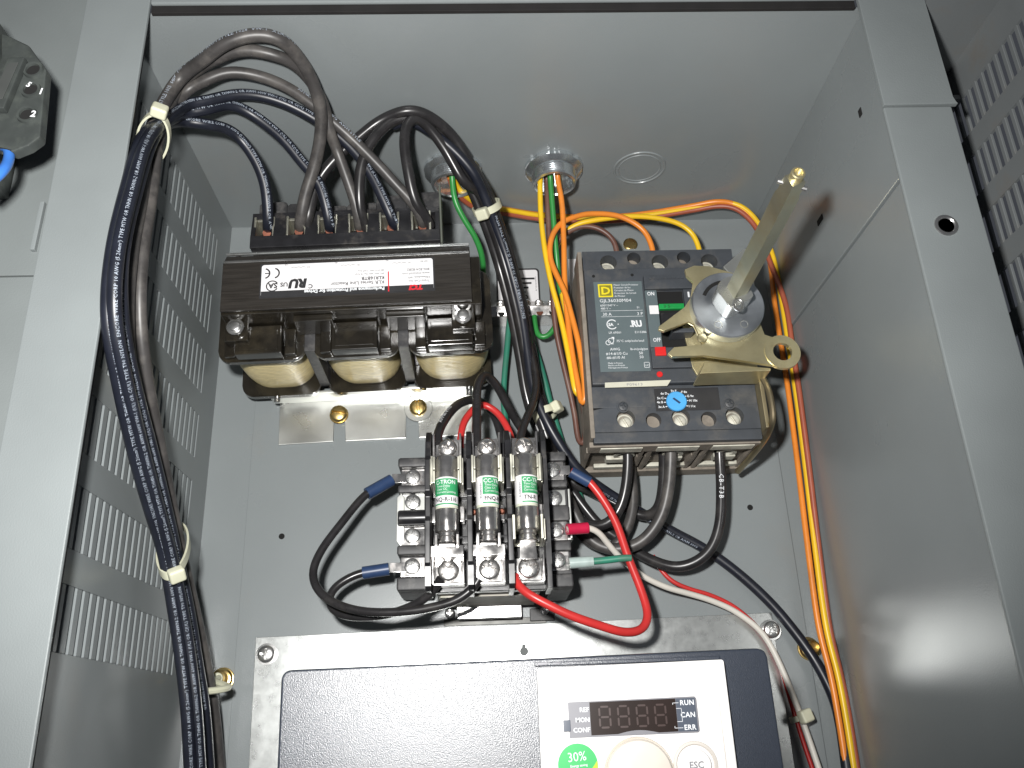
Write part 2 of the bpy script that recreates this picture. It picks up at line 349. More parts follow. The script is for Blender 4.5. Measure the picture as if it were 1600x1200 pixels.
WIRES = {
 'L1': (2.6, [(-120.5,-11.2,50.9),(-121.5,14.0,60.8),(-124.0,33.5,66.5),(-126.5,52.9,74.6),(-128.5,72.8,86.6),(-129.0,87.6,106.5),(-129.0,103.9,128.4),(-128.5,121.3,148.9),(-128.5,139.0,164.5),(-128.5,161.9,169.0),(-128.5,190.9,165.8),(-129.5,224.4,155.5),(-131.1,256.5,124),(-120.9,260.5,117.1),(-114.4,263.3,110.8),(-108.9,262.6,104.7),(-102.7,255.1,98.7),(-99.0,246.1,93.1),(-98.1,236.8,87.7),(-98.6,229.7,82.3),(-99.8,230.2,77)]),
 'L2': (2.6, [(-117.8,-11.5,47.1),(-118.8,14.0,57.9),(-121.3,33.7,63.7),(-123.8,53.1,72.7),(-125.8,72.6,87.0),(-126.3,87.8,105.2),(-126.3,104.3,127.0),(-125.8,121.2,148.9),(-125.8,138.6,165.1),(-125.8,160.7,170.9),(-125.8,189.6,167.6),(-126.8,223.1,157.0),(-129.2,258.4,126),(-120.3,265.5,120.6),(-111.3,272.7,115.2),(-102.3,271.9,109.3),(-89.8,263.5,103.1),(-81.5,254.5,97.5),(-73.9,245.9,92.6),(-70.7,236.4,87.6),(-69.5,229.1,82.3),(-70.1,229.6,77)]),
 'L3': (2.6, [(-119.6,-12.2,28.4),(-120.6,14.5,40.8),(-123.1,34.8,49.7),(-125.6,54.9,59.4),(-127.6,75.0,75.3),(-128.1,91.1,92.3),(-128.1,108.5,114.0),(-127.6,125.6,138.2),(-127.6,143.3,155.7),(-127.6,165.3,163.2),(-127.6,194.8,160.1),(-128.6,229.4,149.0),(-127.4,260.9,128),(-119.8,268.2,123.2),(-104.8,276.4,117.9),(-88.7,276.7,112),(-72.0,270.9,104.6),(-58.2,261.3,98.1),(-49.6,250.8,92.8),(-43.5,239.1,87.6),(-39.4,230.3,82.3),(-39.3,230.4,77)]),
 'A1': (2.9, [(-124.4,-12.3,20.5),(-125.4,14.9,31.3),(-127.9,35.9,38.0),(-130.4,56.6,48.2),(-132.4,77.0,65.5),(-132.9,93.1,84.9),(-132.9,111.0,106.9),(-132.4,129.4,129.1),(-132.4,150.5,141.3),(-132.4,175.6,145.9),(-132.4,205.9,144.1),(-133.4,234.7,142.3),(-127.4,265.5,138),(-112.8,270.0,147.5),(-101.6,272.9,153.8),(-89.6,275.7,154.9),(-80.0,275.7,151.5),(-74.1,275.1,140.2),(-70.3,271.3,128.9),(-68.9,265.3,118.2),(-70.7,258.0,108.4),(-74.6,249.7,99.4),(-79.8,239.4,91.2),(-82.8,230.7,84.1),(-84.3,230.3,78)]),
 'A2': (2.6, [(-122,-13.1,2.2),(-123,15.2,18.7),(-125.5,36.4,30.4),(-128,57.0,44.5),(-130,77.6,62.2),(-130.5,94.6,78.6),(-130.5,113.5,98.7),(-130,132.9,120.2),(-130,153.5,135.2),(-130,178.1,141.4),(-130,208.0,140.9),(-131,236.9,139.4),(-128.3,268.7,132),(-113.2,272.7,142.2),(-97.2,274.9,146.9),(-83.1,273.9,144.4),(-76.4,274.8,137.1),(-71.4,273.4,127.8),(-67.9,270.0,117.6),(-66.3,262.5,108.1),(-64.1,257.5,100.4),(-60.2,246.9,94.0),(-57.1,238.0,88.1),(-55.5,230.6,82.4),(-56.0,230.0,77)]),
 'A3': (2.6, [(-126,-13.2,-2.7),(-127,15.5,11.9),(-129.5,37.2,22.1),(-132,58.4,34.8),(-134,79.5,53.0),(-134.5,96.4,72.0),(-134.5,115.3,93.7),(-134,134.5,116.5),(-134,155.4,131.6),(-134,180.6,137.4),(-134,211.6,135.9),(-135,241.2,133.9),(-127.3,266.2,130),(-115.9,272.0,132.9),(-105.8,275.3,133.4),(-93.2,275.5,130.0),(-81.8,274.4,122.9),(-70.3,270.0,113.8),(-57.3,261.8,104.6),(-45.4,251.8,97.4),(-36.8,243.5,92.1),(-29.9,237.4,87.3),(-26.0,231.9,82.2),(-25.4,230.9,77)]),
 'R1': (2.6, [(-81.0,229.9,78),(-79.7,232.1,83.6),(-74.6,248.5,89.0),(-66.1,258.1,93.7),(-54.9,267.3,97.4),(-43.7,274.5,101.0),(-31.4,276.6,105.0),(-21.7,276.7,101.5),(-11.1,273.9,91.1),(-2.1,265.2,79.6),(6.3,256.5,66.8),(12.3,245.8,53.6),(18.4,230.2,42.2),(23.8,207.9,34.1),(27.7,184.7,28.4),(30.4,165.0,23.7),(35.7,147.2,19.2),(41.2,128.6,15.6),(45.3,118.3,13.6),(51.7,115.0,12.8),(63.6,108.4,12.5),(77.4,100.5,13.3),(83.3,99.0,16.0),(87.7,102.7,20.4),(89.7,112.7,25.2),(90.2,121.4,29.1),(90.2,127.1,32)]),
 'R2': (2.6, [(-53.2,229.6,77),(-54.0,231.2,83.1),(-54.8,239.0,89.6),(-53.3,252.1,95.7),(-48.1,263.2,99.8),(-39.0,273.1,101.2),(-29.1,276.3,100.5),(-20.2,274.7,94.6),(-11.4,268.3,84.9),(-2.4,257.4,71.2),(5.9,241.0,56.4),(11.8,226.0,44.4),(17.3,204.1,36.1),(21.2,181.0,30.4),(23.9,161.6,25.5),(29.3,144.3,20.1),(39.2,127.2,14.8),(44.7,116.3,11.1),(51.4,105.9,9.4),(58.8,96.1,9.5),(67.7,88.6,11.3),(74.0,82.1,14.4),(82.3,76.1,18.0),(92.1,72.1,21.6),(101.6,73.7,24.6),(109.5,80.0,26.9),(114.5,91.8,29.0),(116.8,108.7,30.9),(117.3,120.6,32.6),(117.4,126.4,34)]),
 'R3': (2.6, [(-22.0,230.4,77),(-24.1,232.2,82.8),(-28.5,237.5,89.1),(-31.1,248.6,95.4),(-32.6,261.5,100.2),(-31.1,270.8,102.5),(-27.1,274.8,101.7),(-21.9,273.7,97.3),(-14.0,266.0,89.5),(-5.1,253.3,80.3),(2.7,253.0,70.8),(8.5,241.0,59.9),(14.4,225.4,49.2),(19.8,203.7,41.1),(23.6,180.9,35.4),(26.3,161.8,30.4),(31.6,144.7,24.7),(39.2,122.4,19.6),(43.6,106.4,17.4),(46.2,98.6,18.5),(50.4,95.0,21.0),(56.2,92.6,23.6),(62.4,94.7,26.0),(67.3,101.3,28.4),(70.1,110.1,30.9),(71.6,120.1,33.2),(71.9,126.7,35)]),
 'C1b': (2.6, [(40.8,103.4,10),(46.5,94.6,12.0),(52.2,87.3,13.9),(59.7,83.5,15.6),(65.0,84.7,16.9),(71.1,92.2,18.0),(74.9,103.4,18.9),(75.4,114.7,19.6),(75.2,123.6,19.9),(75.2,128.0,20)]),
 'C2': (2.9, [(41.5,110.1,22),(47.3,95.8,20.9),(53.0,86.1,20.9),(61.8,81.5,22.5),(72.3,82.2,25.1),(80.0,86.9,28.0),(86.6,96.3,31.0),(90.4,108.7,33.9),(92.1,120.2,36.2),(92.4,125.8,38)]),
 'E1': (2.5, [(-39.1,273.8,98),(-30.5,276.3,98),(-22.1,273.9,94.2),(-10.6,266.5,89.2),(-0.9,258.0,82.2),(4.9,250.4,72.3),(10.8,239.5,60.4),(17.0,223.5,49.2),(22.3,201.8,41.0),(24.9,180.4,36.4),(26.8,163.6,34.4),(31.3,148.5,33.1),(38.4,134.1,30.4),(48.5,120.4,25.4),(63.0,110.4,18.6),(79.4,101.8,11.9),(95.5,92.5,7.6),(111.1,83.5,6.2),(125.8,71.5,6.1),(139.6,56.9,6.4),(149.7,42.1,7.5),(157.5,26.9,9.4),(161.7,12.2,12.1),(162.2,-0.4,15.0),(160.5,-23.1,18)]),
 'Y1': (1.45, [(35.6,277.2,58),(34.9,272.9,54.9),(34.4,253.2,51.6),(35.7,233.3,48.1),(38.3,215.8,44.8),(41.4,202.2,42.2),(43.7,188.7,40.8),(46.1,169.5,40.1),(47.4,158.2,39.6),(48.9,154.9,38.5),(50.5,158.0,36.6),(50.0,170.2,34.0),(48.1,189.4,31.4),(46.1,209.0,29.6),(43.6,230.4,29.3),(43.0,241.4,30.9),(46.0,248.7,34.0),(52.6,253.8,37.1),(62.7,256.1,39.0),(85.9,258.4,39.1),(106.1,255.9,37.9),(116.7,250.0,36.1),(120.6,240.5,34.4),(120.9,234.5,33)]),
 'O1': (1.5, [(44.5,277.7,57),(44.2,274.1,53.6),(46.1,259.6,50.0),(46.1,238.3,46.4),(45.6,219.7,43.5),(45.9,199.5,41.6),(47.2,177.9,40.8),(49.0,160.3,41.1),(49.8,150.4,42.0),(51.2,149.0,43.0),(51.7,154.0,44.0),(51.5,165.5,45.0),(49.9,181.8,46.0),(47.2,196.8,46.9),(44.6,208.9,47.6),(40.3,220.4,47.9),(38.3,229.1,48.0),(39.4,239.8,47.9),(44.6,248.9,47.6),(52.8,253.8,46.5),(62.1,256.9,44.6),(77.6,256.7,42.0),(89.9,250.0,39.4),(94.5,239.6,37.4),(94.5,233.3,36)]),
 'N1': (1.5, [(38.8,277.8,56.0),(38.8,276.8,50.0),(38.9,252.5,44.1),(39.2,231.1,38.5),(39.8,211.1,33.8),(40.9,195.1,29.8),(43.4,181.0,26.0),(46.7,164.3,22.5),(48.8,151.1,19.9),(49.6,141.1,18.6),(51.1,135.5,18.9),(53.1,138.7,20.5),(53.6,149.9,23.0),(51.6,163.0,25.6),(48.7,187.5,27.6),(45.7,213.1,29.0),(42.6,233.7,30.5),(42.3,242.3,32.7),(47.3,249.5,35.2),(56.5,253.8,37.0),(65.8,252.7,37.1),(73.2,247.3,35.9),(75.7,241.0,34.4),(75.8,235.5,33)]),
 'G1': (1.5, [(40.1,275.6,60),(40.2,274.3,55.2),(41.2,255.4,48.1),(42.6,232.9,39.4),(43.9,220.7,31.4),(44.6,212.9,25.8),(42.6,204.0,22.2),(39.0,198.4,20.6),(35.1,195.8,20.0),(31.8,197.9,19.6),(30.8,204.4,18.9),(30.7,209.8,18)]),
 'G2': (1.6, [(-11.6,276.6,60),(-11.6,272.1,56.2),(-10.4,262.1,51.5),(-6.0,254.2,45.9),(-0.4,247.0,39.6),(2.8,240.9,32.5),(3.7,235.8,24.8),(2.4,228.2,17.1),(-0.3,220.1,10)]),
 'T1': (1.6, [(17.6,210.1,18),(16.7,204.4,17.2),(15.3,191.7,15.9),(13.4,175.7,14.4),(12.6,161.7,13.1),(13.8,147.9,12)]),
 'T2': (1.9, [(25.6,210.7,18),(26.1,206.1,17.2),(28.6,197.3,15.6),(32.2,185.0,13.3),(35.2,172.8,11.1),(38.0,158.8,9.4),(43.0,137.8,8.1),(48.4,117.2,7.4),(52.5,103.8,7)]),
 'O2': (1.5, [(-13.0,277.7,59.0),(-13.0,275.6,50.6),(-8.2,273.9,40.6),(1.1,274.0,29.7),(17.3,276.4,20.6),(35.8,276.4,14.9),(58.2,276.0,12.2),(80.6,276.2,11.7),(99.6,276.6,13.9),(123.8,277.9,18.5),(137.1,277.6,23.0),(146.7,275.8,23.6),(153.9,269.3,23.5),(159.3,258.8,22.5),(163.5,241.3,20.6),(163.3,216.1,18.1),(163.8,189.2,15.9),(163.8,165.3,15.2),(162.1,124.4,15.8),(160.0,83.1,16.6),(158.7,44.6,17.0),(160.5,19.9,17.3),(160.7,0.4,17.7),(160.3,-22.3,18)]),
 'Y2': (1.5, [(-10.7,277.6,58.0),(-10.6,274.6,50.9),(-5.8,272.5,41.3),(3.5,273.0,30.0),(19.8,275.6,20.4),(38.3,275.4,14.9),(60.6,274.7,12.8),(82.9,274.7,12.6),(102.0,275.2,14.6),(126.3,277.0,18.4),(139.9,277.4,22.0),(149.0,274.6,24.1),(156.0,267.8,24.4),(161.2,257.2,23.7),(165.0,239.1,22.9),(165.8,213.1,22.2),(165.8,186.0,21.2),(165.9,162.6,20.0),(165.0,122.9,18.4),(163.2,82.1,17.9),(161.9,43.8,18.0),(163.6,19.2,18.3),(163.8,-0.3,18.7),(163.3,-22.9,19)]),
 'N2': (1.5, [(-12.5,277.8,55),(-12.4,273.8,49.1),(-7.6,271.3,40.2),(1.7,271.6,29.0),(18.0,274.2,19.4),(36.5,274.0,13.9),(58.8,273.2,11.8),(81.1,273.3,11.6),(100.1,273.8,13.6),(124.5,275.6,17.4),(138.1,275.9,21.0),(147.2,273.1,23.1),(154.2,266.3,23.4),(159.4,255.6,23.1),(162.4,236.5,23.9),(165.7,208.7,27.0),(165.7,182.1,25.7),(165.8,159.0,24.5),(165.7,120.4,20.9),(164.7,80.3,18.3),(163.8,42.4,17.3),(165.5,17.7,17.3),(165.7,-1.7,17.7),(165.2,-24.3,18)]),
 'Wh': (1.45, [(38.3,85.7,50),(47.0,86.7,48.4),(53.2,85.0,44.8),(58.6,80.1,38.6),(66.1,73.8,31.2),(75.7,67.8,24.4),(87.1,63.2,18.8),(98.6,60.5,14.2),(110.0,57.3,10.9),(122.3,51.6,8.9),(133.6,41.7,8.5),(139.3,29.0,9.1),(144.0,11.5,10.0),(147.6,-5.4,11.0),(150.8,-23.0,12)]),
 'Rd2': (1.1, [(84.3,80.3,9),(86.9,74.2,9.0),(92.6,67.4,8.9),(101.7,63.1,8.6),(111.1,60.2,7.7),(123.2,53.7,6.7),(134.9,41.3,6.2),(140.6,27.4,6.4),(143.1,11.6,7.1),(145.6,-5.3,8.0),(148.9,-23.0,9)]),
 'Rd1': (1.9, [(13.4,63.1,64),(13.5,60.4,66.0),(17.1,55.9,67.9),(22.5,52.2,69.0),(35.4,45.6,68.2),(49.4,40.8,65.1),(59.3,38.6,60.4),(67.3,40.2,55.9),(71.0,46.3,52.6),(69.5,57.2,50.4),(65.1,72.6,49.1),(61.2,88.1,48.4),(55.1,100.9,48.4),(48.5,109.5,49.1),(41.7,112.8,50)]),
 'W1': (1.9, [(-43.0,115.2,36),(-46.7,113.2,37.8),(-55.5,106.2,40.5),(-64.9,92.9,43.9),(-72.8,80.1,47.2),(-75.6,69.8,49.9),(-72.2,61.5,52.1),(-63.8,55.2,54.4),(-49.9,51.1,57.1),(-30.6,50.6,59.9),(-13.3,53.5,62.4),(-4.5,58.9,63.8),(-2.2,62.3,64)]),
 'W2': (1.9, [(-43.5,72.9,36),(-48.2,72.5,36.1),(-58.3,70.7,36.4),(-67.0,65.6,37.5),(-69.8,59.4,39.5),(-65.7,53.3,42.5),(-55.2,50.5,46.5),(-41.0,50.8,51.4),(-28.1,54.5,56.5),(-20.4,60.1,60.8),(-18.6,63.1,64)]),
 'X1': (2.2, [(-19.0,123.7,62),(-19.7,129.4,58.9),(-16.9,138.5,53.5),(-11.3,148.9,45.0),(-4.3,155.7,34.8),(2.8,156.8,25.0),(8.2,151.6,16.9),(11.3,141.6,10)]),
 'X2': (2.1, [(-1.8,122.9,63),(-1.7,128.0,61.5),(-1.4,143.7,59.1),(-0.6,155.7,55.0),(3.0,163.0,49.1),(8.3,160.7,42.0),(13.5,152.8,34.8),(18.6,145.5,28.1),(23.7,139.3,22.0),(27.3,132.3,16)]),
 'Rd3': (1.7, [(-9.5,124.2,55),(-9.2,130.8,52.9),(-7.3,139.5,49.9),(-2.1,147.0,46.9),(2.3,149.2,45.0),(8.7,144.5,44.9),(12.8,137.0,46.1),(14.4,131.5,48.0),(15.0,125.7,50)]),
 'X3': (2.0, [(17.8,122.7,62),(18.8,129.1,58.4),(21.8,138.2,53.0),(25.6,148.2,46.1),(28.4,161.4,39.7),(27.4,177.3,35.4),(25.2,192.9,33)]),
 'Tg': (1.6, [(38.5,70.4,50),(50.0,70.8,50.4),(60.1,71.5,50.9),(64.4,71.9,51.2),(66.2,71.6,51)]),
 'Bl': (1.7, [(-169.5,194.9,193),(-161.1,189.8,195),(-156.0,188.2,197),(-153.5,184.8,198),(-152.0,179.0,200),(-151.2,171.8,204),(-154.0,165.6,206)]),
}

# ================================================================== the steel cabinet
XL, XR, ZT, DF = -142.0, 168.0, 280.4, 165.0
ZB = -110.0
cab = thing('steel_cabinet', 'grey painted steel electrical cabinet with slotted side walls, open at the front', 'cabinet', (0, ZB, 0))
MB().box(XL-1.5, XR+1.5, ZB, ZT+1.5, -1.6, 0).build('back_wall', GREY, cab)
tw = MB().box(XL-1.5, XR+1.5, ZT, ZT+1.6, 0.02, 161.0).build('top_wall', GREY, cab)
# knock-out ring pressed into the top wall
kb = MB()
for R1, R2, hh in ((14.2, 12.9, 0.55), (11.6, 10.9, 0.35)):
    kb.lathe([(R1, 0.0), (R1-.3, -hh), (R2+.3, -hh), (R2, 0.0)], (89, ZT-0.02, 52), 'z', 48, caps=False)
kb.build('knockout', GREY, tw)
# left wall with seven rows of slots: bands here, every slat between two slots is a piece of its own
SD = [22.5+6.2*i for i in range(19)]; SW = 2.1
ROW = [258.5-34.23*k for k in range(7)]; RH = 22.4
lw = MB(); T = 2.2
zs = [ZT-0.05]
for zt in ROW: zs += [zt, zt-RH]
zs.append(ZB)
for i in range(0, len(zs), 2): lw.box(XL-T, XL, zs[i+1], zs[i], 0.0, DF-2.2)
for zt in ROW:
    lw.box(XL-T, XL, zt-RH, zt, 0.0, SD[0])
    lw.box(XL-T, XL, zt-RH, zt, 150.0, DF-2.2)
lwo = lw.build('left_wall', GREY, cab)
slat = MB().box(-T, 0, 0, RH, 0, 6.2-SW, 0.25, 1).mesh('slat', GREY)
slatw = MB().box(-T, 0, 0, RH, 0, 3.0, 0.25, 1).mesh('slat', GREY)
for zt in ROW:
    for i, d in enumerate(SD):
        inst('slat', slat if i < 18 else slatw, lwo, (XL, zt-RH, d+SW))
# right wall: upper sheet and lower sheet meet in a seam
MB().box(XR-1.2, XR+1.5, 197.4, ZT-0.05, 0.0, DF-2.2, 0.25, 1).build('right_wall', GREY, cab)
rw2 = MB().box(XR-0.1, XR+1.5, ZB, 196.6, 0.0, DF-2.2, 0.2, 1).build('right_wall', GREY, cab)
MB().box(XR-1.5, XR+0.5, 224.0, 227.2, 80.5, 87.5, 0.3, 1).build('wall_slot', HOLE, cab)
MB().box(XR-1.5, XR+0.5, 241.0, 245.0, 139.5, 142.5, 0.3, 1).build('wall_slot', HOLE, cab)
# front frame
MB().box(-157, -131, ZB, 318, DF-2, DF, 0.7).build('frame_post', GREYF, cab)
MB().box(163.3, 191, ZB, 226.2, DF-2, DF, 0.7).build('frame_post', GREYF, cab)
MB().prism([(163.3, 226.6), (193.6, 226.9), (191.6, 230), (191.6, 318), (163.3, 318)], DF-1.6, DF+0.8, 0.4).build('frame_post', GREYF, cab)
MB().box(-130.9, 163.2, 283.2, 318, DF-2, DF, 0.7).build('frame_header', GREYF, cab)
SHADOW = mat('shadow_black', (0.012, 0.011, 0.011), 0.7, var=.2)  # near-black strips added for the shadow line behind header and left post
MB().box(-131, 163, 280.0, 286, 161.1, 162.9, .2).build('shadow_strip', SHADOW, cab)
MB().box(-136, -133.6, ZB, 277.5, 157.0, 162.7, .3).build('shadow_strip', SHADOW, cab)
ins = MB()
ins.lathe([(4.6, 0), (4.4, .35), (3.4, .5), (3.0, .1), (2.7, -2.5), (2.5, -2.5)], (176.2, 171, DF), 'd', 26)
ins.lathe([(3.0, -1.0), (2.4, -1.3), (3.0, -1.6), (2.4, -1.9), (3.0, -2.2)], (176.2, 171, DF), 'd', 26, caps=False)
insr = ins.build('threaded_insert', STEEL, cab)
# mounting panel on the back wall
pan = MB().box(-120, 158, ZB, 260.3, 0.05, 2.0, 0.4).build('mounting_panel', GREY, None, (0, ZB, 0))
tag(pan, 'flat grey mounting panel covering the cabinet back, carrying all the devices', 'panel')
hb = MB().cyl((-101.4, 97.1, 1.9), 1.5, 0.2, 'd', 18).build('screw_hole', HOLE, pan)  # black disc on the sheet stands in for the dark of the hole
hb = MB().cyl((138.7, 104.8, 1.9), 1.5, 0.2, 'd', 18).build('screw_hole', HOLE, pan)

# right-hand slotted side panel beyond the frame post
sp = thing('slotted_side_panel', 'dark grey slotted steel panel beyond the right frame post', 'panel', (223.5, 60, 150))
SX = 223.5; SD2 = [104.7+5.5*i for i in range(20)]; ROW2 = [262.4-28.9*k for k in range(6)]; RH2 = 18.6; SW2 = 3.3
pw = MB(); zs = [ZT]
for zt in ROW2: zs += [zt, zt-RH2]
zs.append(60)
for i in range(0, len(zs), 2): pw.box(SX, SX+1.3, zs[i+1], zs[i], 96, 216)
for zt in ROW2:
    pw.box(SX, SX+1.3, zt-RH2, zt, 96, SD2[0]); pw.box(SX, SX+1.3, zt-RH2, zt, SD2[-1]+SW2, 216)
pwo = pw.build('side_sheet', GREYD, sp)
slat2 = MB().box(0, 1.3, 0, RH2, 0, 5.5-SW2, 0.2, 1).mesh('slat', GREYD)
for zt in ROW2:
    for d in SD2[:-1]: inst('slat', slat2, pwo, (SX, zt-RH2, d+SW2))
MB().box(192.5, SX+1.8, ZT+0.02, ZT+1.6, 96, 216).build('top_sheet', GREYD, sp)
MB().box(192.5, SX-0.1, 60, ZT-0.05, 94.4, 95.9).build('rear_sheet', GREYD, sp)
MB().box(192.5, SX-0.1, 262, 264.5, 96, 126, 0.3).build('edge_strip', GREYD, sp)

# left-hand outer sheet with switch block
od = thing('outer_sheet', 'grey steel outer sheet left of the left frame post', 'panel', (-210, ZB, 160))
MB().box(-300, -157.6, 158.6, 330, 160.2, 162.4, 0.3).build('upper_sheet', GREYO, od)
MB().box(-300, -157.6, ZB, 158.0, 160.2, 162.4, 0.3).build('lower_sheet', GREYO, od)
MB().prism([(-160.3, 168), (-158.6, 168), (-158.3, 188.5), (-160.0, 188.5)], 162.4, 164.4, 0.3).build('edge_strip', GREYF, od)

# ================================================================== conduit fittings in the top wall
FITM = mat('bright_zinc', (0.70, 0.74, 0.76), 0.24, 0.90, var=.12, vscale=150, rvar=.1)
def fitting(x, d, label):
    t = thing('conduit_fitting', label, 'conduit fitting', (x, ZT, d), 'conduit fittings in the top wall')
    n = 64; poly = []
    for i in range(n):
        a = 2*math.pi*i/n; k = (a*8/(2*math.pi)) % 1.0
        poly.append((x+(15.6-(1.3 if k < .22 else 0))*math.cos(a), d+(15.6-(1.3 if k < .22 else 0))*math.sin(a)))
    b = MB(); b.prism(poly, ZT-2.2, ZT-0.1, 0.35, 'z'); b.lathe([(15.2, -2.2), (13.0, -4.0), (11.6, -4.4)], (x, ZT, d), 'z', 48, caps=False)
    b.build('locknut', FITM, t)
    prof = [(11.6, -3.0)]
    z = -3.0
    for k in range(5): prof += [(11.9, z-0.6), (11.3, z-1.2)]; z -= 1.2
    prof += [(11.6, z-0.4), (11.2, z-1.6), (9.9, z-1.9), (9.4, z-1.2), (9.4, 1.0)]
    MB().lathe(prof, (x, ZT, d), 'z', 40, caps=False).build('threaded_throat', FITM, t)
    MB().cyl((x, ZT-0.5, d), 9.4, 0.6, 'z', 32).build('bore', HOLE, t)
    return t
fitting(-11.2, 53.5, 'zinc conduit fitting in the top wall, behind the black cables')
fitting(42.5, 53.5, 'zinc conduit fitting in the top wall dropping yellow, green and orange wires')

# ================================================================== line reactor (rolled by 2.2 degrees)
# local frame: u right, v up from the reactor centre, d out from the panel
RX, RZ = -60.0, 190.0
re_ = thing('line_reactor', 'black three coil line reactor with upside down white nameplate', 'reactor', (RX, RZ, 2.0), roll=1.6, local=True)
def RB(): return MB()
RD = -2.0                                    # local d offset: thing stands at d = 2
D = lambda d: d+RD
# zinc mounting foot with two open slots
foot = [(-47, -18.5), (-47, -43.5), (-18.5, -43.2), (-18.5, -30.5), (-17, -28), (-13.6, -28), (-12.2, -30.5), (-12.2, -43.4), (19.5, -43.4), (19.5, -31), (21, -28.6), (25, -28.6), (26.4, -31), (26.4, -43.6), (57, -43.6), (57, -18.5)]
RB().prism(foot, D(2.1), D(3.6), 0.25).build('mounting_foot', ZINC, re_)
fl2 = RB(); fl2.box(-50, 57, -20.6, -19.0, D(3.7), D(16), 0.3); fl2.box(-50, 57, -19.0, -17.5, D(2.1), D(3.6)); fl2.build('mounting_foot', ZINC, re_)
bs = screw_mesh('screw', 4.6, 3.2, BRASS, 'slot'); 
for u, v, rr in ((-15.6, -28.6, .2), (26.5, -27.3, 1.45)):
    o = inst('screw', bs, re_, (u, v, D(4.3))); o.rotation_euler = (0, rr, 0)
RB().cyl((26.5, -27.3, D(3.7)), 7.6, 0.7, 'd', 30, .2).build('washer', BRASS if 0 else ZINC, re_)
RB().cyl((-15.6, -28.6, D(3.7)), 5.0, 0.6, 'd', 30, .2).build('washer', BRASS, re_)
# coils: rear flange, winding, front flange, pressed box
def rrect(cx, cz, hx, hz, r, n=6):
    P = []
    for sx, sz, a0 in ((1, 1, 0), (-1, 1, 90), (-1, -1, 180), (1, -1, 270)):
        for k in range(n+1):
            a = math.radians(a0+90*k/n); P.append((cx+sx*(hx-r)+r*math.cos(a), cz+sz*(hz-r)+r*math.sin(a)))
    return P
for ci, (uc, du) in enumerate(((-42.5, -.6), (1.5, 0), (46.0, .4))):
    co = thing  # readability only
    rear = RB().prism(rrect(uc-.4, 1.0, 20.6, 22.5, 6.5), D(14), D(17.5), 0.5).build('coil_flange', VARN, re_)
    # winding: rounded body made of many turns
    prof = rrect(uc, 2.0, 18.2, 19.6, 13.5, 8); nt = 26; V3 = []; F3 = []
    m_ = len(prof)
    for k in range(nt*4+1):
        t = k/(nt*4); d = 17.0+41.0*t; bul = 2.3*math.sin(math.pi*min(1, max(0, t)))**0.6+0.22*abs(math.sin(math.pi*k/4))
        for (a, c) in prof:
            L = math.hypot(a-uc, c-2.0); V3.append((uc+(a-uc)*(L+bul-1.2)/L, 2.0+(c-2.0)*(L+bul-1.2)/L, D(d)))
    for k in range(nt*4):
        for i in range(m_): F3.append((k*m_+i, k*m_+(i+1) % m_, (k+1)*m_+(i+1) % m_, (k+1)*m_+i))
    RB().raw(V3, F3).build('winding', COIL, re_, ang=60)
    RB().prism(rrect(uc+du, 1.0, 20.4, 22.0, 6.0), D(58), D(61.0), 0.6).build('coil_flange', VARN, re_)
    bx = RB(); bx.prism([(D(61.1), -3), (D(61.1), -20.2), (D(66.0), -20.6), (D(71), -18.8), (D(71), -3)], 0, 0, 0) if 0 else None
    b2 = RB().box(uc+du-10.8, uc+du+10.8, -20.4, -6.0, D(60.9), D(68.5), 0.7).build('pressed_box', VARN, re_)
    RB().box(uc+du-9.0, uc+du+9.0, -18.6, -8.4, D(68.4), D(69.0), 0.4).build('panel_inset', VARN, b2)
    for s_ in (-1, 1): RB().box(uc+du+s_*14-2.6, uc+du+s_*14+2.6, -19.5, -7, D(60.9), D(64.5), 0.6).build('rib', VARN, re_)
# core yokes
for u in (-20.6, 23.8): RB().box(u-2.6, u+2.6, -17, -4, D(16), D(61.4), 0.4).build('coil_spacer', BLACKD, re_)
RB().box(-57, 60, -8, 20, D(18), D(58), 0.5).build('core_leg_block', VARN, re_)
RB().box(-58, 62, -5.4, 20, D(61.5), D(79.5), 0.6).build('core_yoke', VARN, re_)
for u in (-16.5, 26): RB().box(u-9, u+9, -8.8, -5.5, D(62.0), D(76.5), 0.5).build('spacer', VARN, re_)
# channel bracket carrying the nameplate
br = RB(); br.prism([(-4.6, D(82)), (20.0, D(82)), (26.6, D(77.5)), (28.2, D(62)), (27.0, D(62)), (25.4, D(76.3)), (19.4, D(80.4)), (-4.6, D(80.4))], -57.6, 57.6, 0.3, 'x')
br.build('bracket', mat('bracket_black', (0.026, 0.023, 0.020), 0.36, var=.3, vscale=60, rvar=.1, stretch=(1, 1, 20), bump=.1, bscale=600), re_)
RB().box(-57.2, 57.2, 20.4, 21.6, D(81.4), D(82.2), 0.2).build('bracket_edge', STEEL, re_)
RB().box(-57.5, 57.5, 26.9, 28.2, D(76.9), D(78.4), 0.3).build('bracket_edge', GALV, re_)
hx = screw_mesh('bolt', 2.8, 1.6, STEEL, 'none', hexn=6, washer=4.0)
for u, v in ((-52.5, -8.8), (53.0, -8.2)):
    RB().box(u-5.5, u+5.5, v-6, v+4.5, D(62), D(71.5), .6).build('bolt_lug', VARN, re_)
    inst('bolt', hx, re_, (u, v, D(74.2)))
ss = screw_mesh('screw', 1.7, 1.2, ZINC, 'slot')
for u, v, d in ((-54, 30.5, 70), (54.5, 29.6, 70)):
    RB().cyl((u, v-3, D(d)), 1.2, 4.2, 'z', 12).build('stud', STEEL, re_)
for u, v, d in ((-46, -24.0, 14), (54, -24.3, 11)):
    RB().cyl((u, v, D(d)), 1.7, 5, 'z', 14, .2).build('stud', STEEL, re_)
